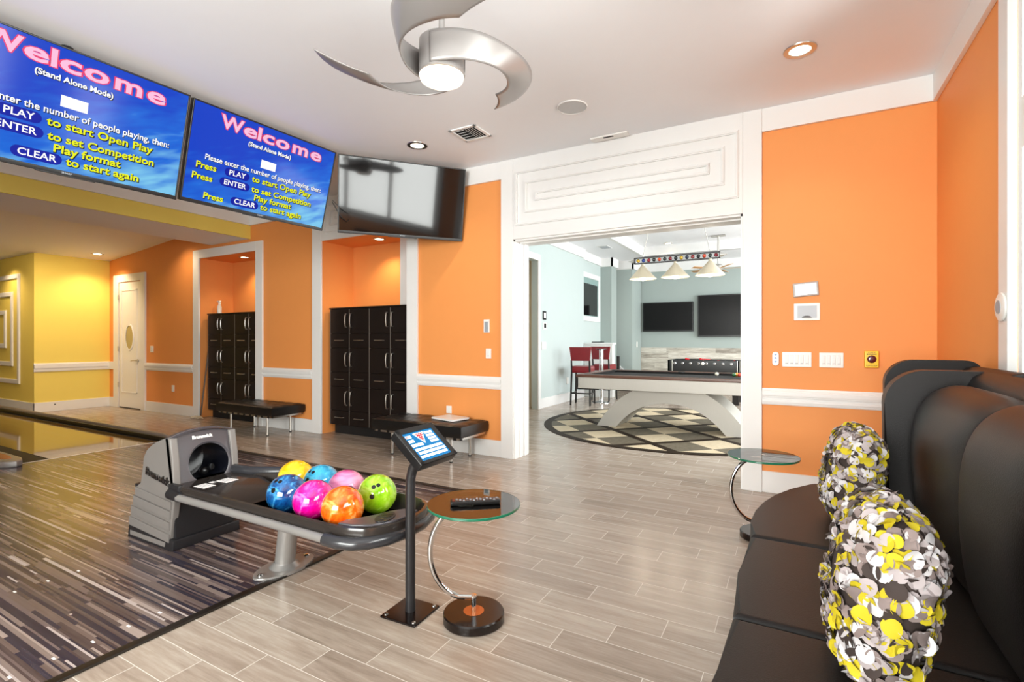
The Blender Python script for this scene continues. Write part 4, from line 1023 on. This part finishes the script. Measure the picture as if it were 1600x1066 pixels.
b = MB(); b.prism([(.66, .3), (.66, 1.08), (.69, 1.14), (.73, 1.165), (.78, 1.155), (.80, 1.12), (.80, .3)], 'y', .28, 3.0, .015, 2); b.build('back_shell', L_, sf)
b = MB(); b.prism([(.80, .3), (.80, 1.10), (.84, 1.15), (.88, 1.16), (.905, 1.12), (.905, .3)], 'y', 3.0, 3.72, .015, 2); b.build('back_shell', L_, sf)
def back_cushion(y0, y1, xo=0, zt=1.12):
    prof = [(.68, .42), (.52, .42), (.475, .50), (.452, .65), (.445, .80), (.452, .93), (.478, 1.02), (.525, 1.085), (.59, 1.118), (.65, 1.115), (.70, 1.08), (.70, .60)]
    b = MB(); n = 24; pv = None; first = None; cxx, czz = .60, .78
    for i in range(n+1):
        t = i/n; e = abs(2*t-1)**5; y = y0+(y1-y0)*t
        k = 1-.20*e
        V = [(cxx+(x+xo-cxx)*(k if x < .66 else 1), y, (czz+(z*zt/1.12-czz)*(1-.085*e)) if z > .78 else z) for x, z in prof]
        pv = b.ring(V, pv)
        if first is None: first = pv
    b.cap(first, True); b.cap(pv)
    o = b.build('back_cushion', L_, sf, ang=80)
    md = o.modifiers.new('soften', 'SUBSURF'); md.levels = 1; md.render_levels = 2
back_cushion(2.10, 2.925); back_cushion(1.50, 2.10, -.012, 1.125); back_cushion(.90, 1.50, -.02, 1.13); back_cushion(.30, .90, -.02)

# ------------------------------------------------------------------ petal cushions
pc = [mat('petal_yellow', '#C8B41C', .75, var=.1), mat('petal_white', '#D2CDCE', .75, var=.06), mat('petal_taupe', '#8A7A76', .8, var=.12), mat('petal_brown', '#3C302C', .8, var=.15), mat('petal_greige', '#B4A8A8', .8, var=.08)]
def pillow(loc, rotm, label, seed, sz=.22, n=1600):
    rnd = random.Random(seed)
    t = bpy.data.objects.new('petal_cushion', None); COL.objects.link(t); t.matrix_basis = tr(*loc) @ rotm; t.empty_display_size = .1
    tag(t, label, 'cushion', 'petal-covered cushions on the sofa')
    T = wm(t)
    def S_(u, w_):   # superellipsoid: local x = thickness, y,z = face
        e1, e2 = .62, .42
        cu = cos(u); su = sin(u); cw_ = cos(w_); sw = sin(w_)
        f = lambda c, e: math.copysign(abs(c)**e, c)
        y = sz*f(cw_, e2)*f(cu, .55); z = sz*f(sw, e2)*f(cu, .55); x = .094*f(su, 1.2)
        return Vector((x, y*.96, z*.96))
    b = MB(T); U, V_ = 18, 48; rings = []
    for i in range(1, U):
        u = -pi/2+pi*i/U; rings.append(b.ring([S_(u, 2*pi*k/V_) for k in range(V_)], rings[-1] if rings else None))
    b.cap(rings[0], True); b.cap(rings[-1]); cover = b.build('cushion_body', pc[3], t, ang=80)
    b = MB(T)
    for q in pc: b.use(q)
    w4 = [.24, .22, .22, .14, .18]
    polys = []; cum = []; tot = 0
    Ti = T.inverted()
    for p_ in cover.data.polygons: tot += p_.area; cum.append(tot); polys.append(p_)
    import bisect
    for k in range(n):
        p_ = polys[min(bisect.bisect(cum, rnd.random()*tot), len(polys)-1)]
        vs_ = [cover.data.vertices[i_].co for i_ in p_.vertices][:4]
        ws = [rnd.random()+.01 for _ in vs_]; sw_ = sum(ws); p = Vector((0, 0, 0))
        for q_, w2 in zip(vs_, ws): p += q_*(w2/sw_)
        nn = p_.normal.copy()
        nn = (nn+Vector((rnd.gauss(0, .28), rnd.gauss(0, .28), rnd.gauss(0, .28)-.05))).normalized()
        ux = nn.cross(Vector((rnd.gauss(0, 1), rnd.gauss(0, 1), rnd.gauss(0, 1)))).normalized(); uy = nn.cross(ux)
        r = rnd.uniform(.015, .0225); off = nn*rnd.uniform(.004, .016); bend = rnd.uniform(.2, .6)
        b.cur = rnd.choices(range(5), w4)[0]
        cv = b.v(p+off); ring = []
        for j in range(12):
            a = 2*pi*j/12; rx = r*cos(a); ry = r*sin(a)*(1.12 if sin(a) > 0 else .9)
            ring.append(b.v(p+off+ux*rx+uy*ry+nn*(bend*(rx*rx)/r*.9-.15*r)))
        for j in range(12): b._f([cv, ring[j], ring[(j+1) % 12]])
    o = b.build('fabric_petals', None, t, ang=70); o['kind'] = 'stuff'
    return t
pillow((.235, 2.80, .685), rot('Z', R(4)) @ rot('Y', R(10)), 'grey, yellow and white petal cushion at the far rounded seat end', 3)
pillow((.190, 1.60, .675), rot('Z', R(2)) @ rot('Y', R(9)), 'grey, yellow and white petal cushion nearest the camera', 5, sz=.215, n=1700)

# ------------------------------------------------------------------ pool room contents
pt = empty('pool_table', 'modern pool table with silver arched base, walnut rails and black cloth', 'pool table', (-1.57, 7.75, 0))
X0, X1, Y0, Y1 = -2.82, -.32, 7.0, 8.5
b = MB(); b.box(X0, Y0, .600, X1, Y0+.03, .765, .006); b.box(X0, Y1-.03, .600, X1, Y1, .765, .006); b.box(X0, Y0, .6, X0+.03, Y1, .765, .006); b.box(X1-.03, Y0, .6, X1, Y1, .765, .006); b.box(X0+.03, Y0+.03, .62, X1-.03, Y1-.03, .74)
b.build('apron', M['tablesilver'], pt)
for k, (a0, c0, a1, c1) in enumerate(((X0-.01, Y0-.01, X1+.01, Y0+.12), (X0-.01, Y1-.12, X1+.01, Y1+.01), (X0-.01, Y0+.12, X0+.12, Y1-.12), (X1-.12, Y0+.12, X1+.01, Y1-.12))):
    b = MB(); b.box(a0, c0, .765, a1, c1, .805, .006); b.build('rail', M['walnut'], pt)
b = MB(); b.box(X0+.12, Y0+.12, .74, X1-.12, Y1-.12, .768); b.build('playing_cloth', M['cloth'], pt)
b = MB()
b.box(X0+.12, Y0+.12, .768, X1-.12, Y0+.16, .800, .008); b.box(X0+.12, Y1-.16, .768, X1-.12, Y1-.12, .800, .008); b.box(X0+.12, Y0+.12, .768, X0+.16, Y1-.12, .8, .008); b.box(X1-.16, Y0+.12, .768, X1-.12, Y1-.12, .8, .008)
b.build('rail_cushion', M['cloth'], pt)
for px_, py_ in ((X0+.13, Y0+.13), (X1-.13, Y0+.13), (X0+.13, Y1-.13), (X1-.13, Y1-.13), (-1.57, Y0+.12), (-1.57, Y1-.12)):
    b = MB(); b.cyl((px_, py_, .785), .055, .0215, 20); b.build('pocket', M['rubber'], pt)
b = MB(); P = []
for k in range(25):   # outer curve left to right
    t = k/24; x = -2.63+2.12*t; P.append((x, .003+.597*(1-abs(2*t-1)**1.9)*1.0 if True else 0))
P = []
def bez(p0, p1, p2, n): return [((1-t)**2*p0[0]+2*t*(1-t)*p1[0]+t*t*p2[0], (1-t)**2*p0[1]+2*t*(1-t)*p1[1]+t*t*p2[1]) for t in [i/n for i in range(n+1)]]
P += bez((-2.64, .0), (-2.36, .46), (-1.99, .60), 12) + bez((-1.15, .60), (-.78, .46), (-.50, .0), 12) + bez((-.80, .0), (-1.10, .40), (-1.57, .40), 12) + bez((-1.57, .40), (-2.04, .40), (-2.34, .0), 12)[1:]
b.prism(P, 'y', 7.37, 8.13, .004, 1); b.build('arched_base', M['tablesilver'], pt, ang=25)
def pball(x, y, c, label):
    o = MB().sphere((x, y, .797), .0286, 20, 12).build('billiard_ball', mat('billiard_'+c[1:], c, .08, coat=.8)); tag(o, label, 'billiard ball', 'billiard balls on the pool table')
pball(-1.02, 8.2, '#EDE6D0', 'ivory cue ball on the black cloth')
pball(-.70, 8.15, '#D8422A', 'red-orange billiard ball touching the opening edge in view')
pball(-.775, 8.16, '#2E6B3C', 'dark green billiard ball beside the red-orange one')
pball(-.745, 8.21, '#E0A020', 'yellow billiard ball behind the red-orange one')
# billiard lamp
bl = empty('billiard_lamp', 'long billiard ceiling lamp with pool-ball bar and three cream cone shades', 'pendant lamp', (-1.54, 7.75, 2.24))
b = MB(); b.box(-2.16, 7.72, 2.490, -.92, 7.78, 2.505, .002); b.box(-2.16, 7.72, 2.575, -.92, 7.78, 2.59, .002); b.box(-2.16, 7.72, 2.49, -2.145, 7.78, 2.59); b.box(-.935, 7.72, 2.49, -.92, 7.78, 2.59)
b.build('lamp_bar', M['graphite'], bl)
for sx, xx in ((-1, -2.16), (1, -.92)):
    b = MB(tr(xx, 7.75, 2.54) @ rot('Y', R(90*sx))); b.lathe([(.035, 0), (.03, .03), (.012, .06), (.008, .09)], 14); b.build('bar_finial', M['nickel'], bl)
bcols = ['#E0B020', '#1E3C90', '#A01828', '#151515', '#E0552A', '#151a18', '#8A1420', '#101820', '#D0A82A', '#14203A', '#8E1A22', '#1A1A20', '#D84A2A', '#102018', '#8A1828']
for k, c in enumerate(bcols):
    b = MB(); b.sphere((-2.10+k*.0805, 7.75, 2.54), .0285, 16, 10); b.build('decorative_ball', mat('lamp_ball_%d' % k, c, .12, coat=.7), bl)
for x in (-2.03, -1.545, -1.055):
    b = MB(); b.lathe([(.205, .0), (.20, .006), (.03, .20), (.022, .21), (.022, .235)], 40, (x, 7.75, 2.255), capb=False); sh = b.build('shade', M['cream'], bl)
    md = sh.modifiers.new('t', 'SOLIDIFY'); md.thickness = .004
    b = MB(); b.sphere((x, 7.75, 2.275), .045, 18, 12); b.build('bulb', M['lamp_e'], sh)
    lp = bpy.data.lights.new('billiard_bulb', 'POINT'); lp.energy = 9; lp.color = (1, .88, .7); lp.shadow_soft_size = .05
    lo = bpy.data.objects.new('billiard_bulb', lp); COL.objects.link(lo); lo.location = (x, 7.75, 2.215)
for xa, xb, yb in ((-2.03, -1.80, 7.75), (-1.055, -1.28, 7.75)):
    b = MB(); p0 = Vector((xa, 7.75, 2.59)); p1 = Vector((xb, yb, PZ+.22)); n = 40
    for k in range(n):
        q = p0.lerp(p1, (k+.5)/n); dr = (p1-p0).normalized(); a = Vector((0, 1, 0)) if k % 2 else dr.cross(Vector((0, 1, 0)))
        pts = [q+dr*.014*cos(2*pi*j/8)+a*.006*sin(2*pi*j/8) for j in range(9)]; b.tube(pts, .0034, 5, False)
    b.build('hanging_chain', M['nickel'], bl)
# far televisions
def walltv(x0, z0, x1, z1, label):
    t = empty('wall_television', label, 'television', ((x0+x1)/2, 13.97, z0), 0, 'black televisions on the far pool room wall')
    b = MB(); b.box(x0, 13.90, z0, x1, 14.0, z1, .01); b.build('cabinet', M['black'], t)
    b = MB(); b.box(x0+.03, 13.897, z0+.04, x1-.03, 13.90, z1-.03); b.build('screen', M['screenfar'], t)
walltv(-3.64, 1.56, -2.31, 2.35, 'smaller black wall television on the left of the far pool room wall')
walltv(-2.20, 1.41, -.25, 2.50, 'larger black wall television cut off by the opening, on the far pool room wall')
# foosball table
fb = empty('foosball_table', 'black foosball table with silver rod ends behind the pool table', 'foosball table', (-1.65, 11.4, 0))
b = MB(); b.box(-2.35, 11.0, .66, -.95, 11.05, .90, .01); b.box(-2.35, 11.75, .66, -.95, 11.8, .90, .01); b.box(-2.35, 11.0, .66, -2.30, 11.8, .90, .01); b.box(-1.0, 11.0, .66, -.95, 11.8, .90, .01); b.box(-2.3, 11.05, .66, -1, 11.75, .70)
b.build('cabinet', M['black'], fb)
for x in (-2.255, -.985):
    b = MB(); b.box(x-.008, 10.993, .665, x+.008, 11.0, .90, .002); b.build('corner_strip', M['nickel'], fb)
for x in (-2.28, -1.02):
    for y in (11.08, 11.72):
        b = MB(); b.box(x-.06, y-.06, 0, x+.06, y+.06, .66, .01); b.build('leg', M['blackwood'], fb)
for k in range(8):
    x = -2.19+k*.157
    b = MB(); b.tube([(x, 10.93, .835), (x, 11.9, .835)], .008, 8); b.T = tr(x, 10.985, .835) @ rot('X', R(90)); b.cyl((0, 0, 0), .026, .05, 16, .006); rr_ = b.build('rod', M['chrome'], fb)
    b = MB()
    for j in range(3 if k % 2 else 2): b.cbox((x, 11.2+.2*j, .84), (.02, .03, .10), .006)
    b.build('player_figure', M['redp'] if k % 2 else M['black'], rr_)
b = MB(tr(-1.64, 10.995, .83) @ rot('X', R(90))); b.lathe([(.034, 0), (.034, .006), (.02, .008)], 22); b.build('ball_entry', M['nickel'], fb)
b = MB()
for x0_, dx_ in ((-1.99, .0), (-1.70, .12)):
    b.sphere((x0_, 11.1, .925), .022, 12, 8); b.tube([(x0_, 11.1, .925), (x0_+.07+dx_, 11.12, .915)], .010, 6)
tag(b.build('table_tennis_bat', M['redp']), 'small red playthings lying along the foosball table rim', 'toy')
# bar stools + bar table + half wall
def stool(x, y, a, label):
    t = empty('bar_stool', label, 'bar stool', (x, y, 0), a, 'red bar stools in the pool room'); T = wm(t)
    b = MB(T); b.box(-.21, -.20, .65, .21, .20, .79, .03, 3); b.build('seat', M['red'], t)
    b = MB(T); b.prism([(-.19, .90), (.19, .90), (.225, 1.18), (-.225, 1.18)], 'y', -.235, -.195, .01); b.build('backrest', M['red'], t)
    for sx in (-1, 1):
        for sy in (-1, 1):
            b = MB(T); top = .91 if sy < 0 else .70
            b.tube([(sx*.20, sy*.22, 0), (sx*.185, sy*.185, .70)]+([(sx*.185, -.215, top)] if sy < 0 else []), [.019, .021]+([.018] if sy < 0 else []), 8); b.build('leg', M['blackwood'], t)
    for (p, q) in (((-.19, -.2, .24), (.19, -.2, .24)), ((-.19, .2, .30), (.19, .2, .30)), ((-.19, -.2, .24), (-.19, .2, .24)), ((.19, -.2, .24), (.19, .2, .24))):
        b = MB(T); b.tube([p, q], .014, 6); b.build('stretcher', M['blackwood'], t)
stool(-3.78, 9.72, R(8), 'nearer red bar stool with black legs by the pale blue wall')
stool(-3.66, 10.72, R(-4), 'farther red bar stool with black legs by the white half wall')
bt_ = empty('pedestal_bar_table', 'chrome pedestal bar table between the two red stools', 'bar table', (-3.55, 10.2, 0))
b = MB(); b.lathe([(.20, 0), (.20, .01), (.06, .035), (.045, .06), (.045, 1.12)], 32, (-3.55, 10.2, 0)); b.build('pedestal', M['chrome'], bt_)
b = MB(); b.cyl((-3.55, 10.2, 1.12), .11, .02, 28); b.build('top_flange', M['black'], bt_)
b = MB(); b.box(-4.3, 11.15, 0, -3.62, 11.33, 1.22); b.box(-4.33, 11.12, 1.22, -3.59, 11.36, 1.26, .006); struct(b.build('wall_half', M['white']))
b = MB(); b.box(-4.12, 11.16, 1.262, -3.86, 11.30, 1.285, .006); tag(b.build('black_tray', M['black']), 'flat black tray lying on the white half wall', 'tray')
# interior window, small panels on the blue wall
wn = bpy.data.objects.new('window_5', None); COL.objects.link(wn); wn.location = (-4.33, 11.85, 1.8); struct(wn)
b = MB(); 
for (y0, z0, y1, z1) in ((11.05, 1.78, 12.28, 1.9), (11.05, 2.82, 12.28, 2.94), (12.16, 1.9, 12.28, 2.82), (11.05, 1.9, 11.12, 2.82)): b.box(-4.33, y0, z0, -4.30, y1, z1, .003)
b.build('window_frame', M['white'], wn)
b = MB(); b.box(-4.328, 11.12, 1.9, -4.32, 12.16, 2.82); b.build('window_pane', mat('teal_glass', '#8FAAA6', .1, coat=.5), wn)
b = MB(); b.box(-4.32, 11.12, 1.92, -4.305, 12.08, 2.68, .003); b.build('dark_shade', M['screenoff'], wn)
def lwplate(name, label, cat, y, z, s, h_, m, core=None):
    t = empty(name, label, cat, (-4.25, y, z)); b = MB(); b.box(-4.25, y-s, z-h_, -4.232, y+s, z+h_, .003); b.build('cover_plate', M[m], t)
    if core: b = MB(); b.box(-4.232, y-s*.6, z-h_*.6, -4.228, y+s*.6, z+h_*.6); b.build('display', M[core], t)
lwplate('wall_control', 'small black-framed white control on the pale blue wall, upper of two', 'wall control', 8.86, 1.80, .07, .085, 'black', 'plate')
lwplate('wall_control', 'small black control on the pale blue wall, lower of two', 'wall control', 8.87, 1.60, .07, .07, 'plate', 'black')
lwplate('light_switch', 'white double switch on the pale blue wall below the two black controls', 'light switch', 8.83, 1.21, .09, .075, 'plate')
lwplate('wall_outlet', 'white outlet low on the pale blue wall behind the red stools', 'outlet', 10.0, .45, .05, .07, 'plate')
b = MB(); b.box(-3.71, 13.5, 1.13, -3.70, 13.6, 1.28, .002); tag(b.build('light_switch', M['plate']), 'white switch on the strip of wall left of the far televisions', 'light switch')
# stairs
stt = empty('staircase', 'dark stair treads with a white sloping skirt in the far left of the pool room', 'staircase', (-3.9, 12.9, 0))
b = MB(); b.prism([(-4.6, 0), (-3.45, 0), (-3.45, .12), (-4.6, 1.15)], 'y', 13.03, 13.09); b.build('sloping_skirt', M['white'], stt)
for k in range(3):
    b = MB(); b.box(-3.98-.27*k-.35, 12.0+.84 if k == 0 else 12.84, .17*k+.30, -3.60-.27*k+.02, 13.03, .17*k+.34, .004); b.build('tread', M['stair'], stt)
b = MB(); b.box(-4.10, 12.86, 0, -3.70, 13.02, .30); b.build('riser', M['stair'], stt)
b = MB(); b.box(-4.08, 12.82, .3, -3.98, 12.9, .9, .004); b.build('newel_post', M['stair'], stt)
# ceiling fan far
pf = empty('pool_room_fan', 'small wood-bladed ceiling fan beyond the billiard lamp', 'ceiling fan', (-1.45, 11.9, 2.85))
b = MB(); b.cyl((-1.45, 11.9, 2.95), .02, .69, 12); b.lathe([(.09, 0), (.11, .03), (.10, .10), (.05, .14)], 28, (-1.45, 11.9, 2.86)); b.box(-1.60, 11.86, 3.60, -1.30, 11.94, 3.64, .01); b.build('fan_motor', M['nickel'], pf)
b = MB(); b.sphere((-1.45, 11.9, 2.83), .06, 16, 10); b.build('fan_light', M['lamp_e'], pf)
for k in range(5):
    b = MB(tr(-1.45, 11.9, 2.90) @ rot('Z', R(10+72*k)) @ rot('X', R(10))); b.box(.12, -.06, -.004, .66, .06, .004, .003); b.build('fan_blade', mat('pale_wood_blade', '#C99A6A', .4), pf)
downlight(-2.62, 12.3, PZ+.215, 'lit downlight in the pool room ceiling behind the billiard lamp', 30, .08, (1, .88, .7))
v2 = empty('pool_room_vent', 'small grey air vent in the pool room ceiling', 'air vent', (-3.7, 10.9, PZ-.01))
b = MB(); b.box(-3.84, 10.72, PZ-.01, -3.60, 11.08, PZ, .003); b.build('vent_frame', M['white'], v2)
b = MB()
for k in range(6): b.box(-3.81+k*.036, 10.75, PZ-.013, -3.79+k*.036, 11.05, PZ-.01)
b.build('louvres', M['greyline'], v2)
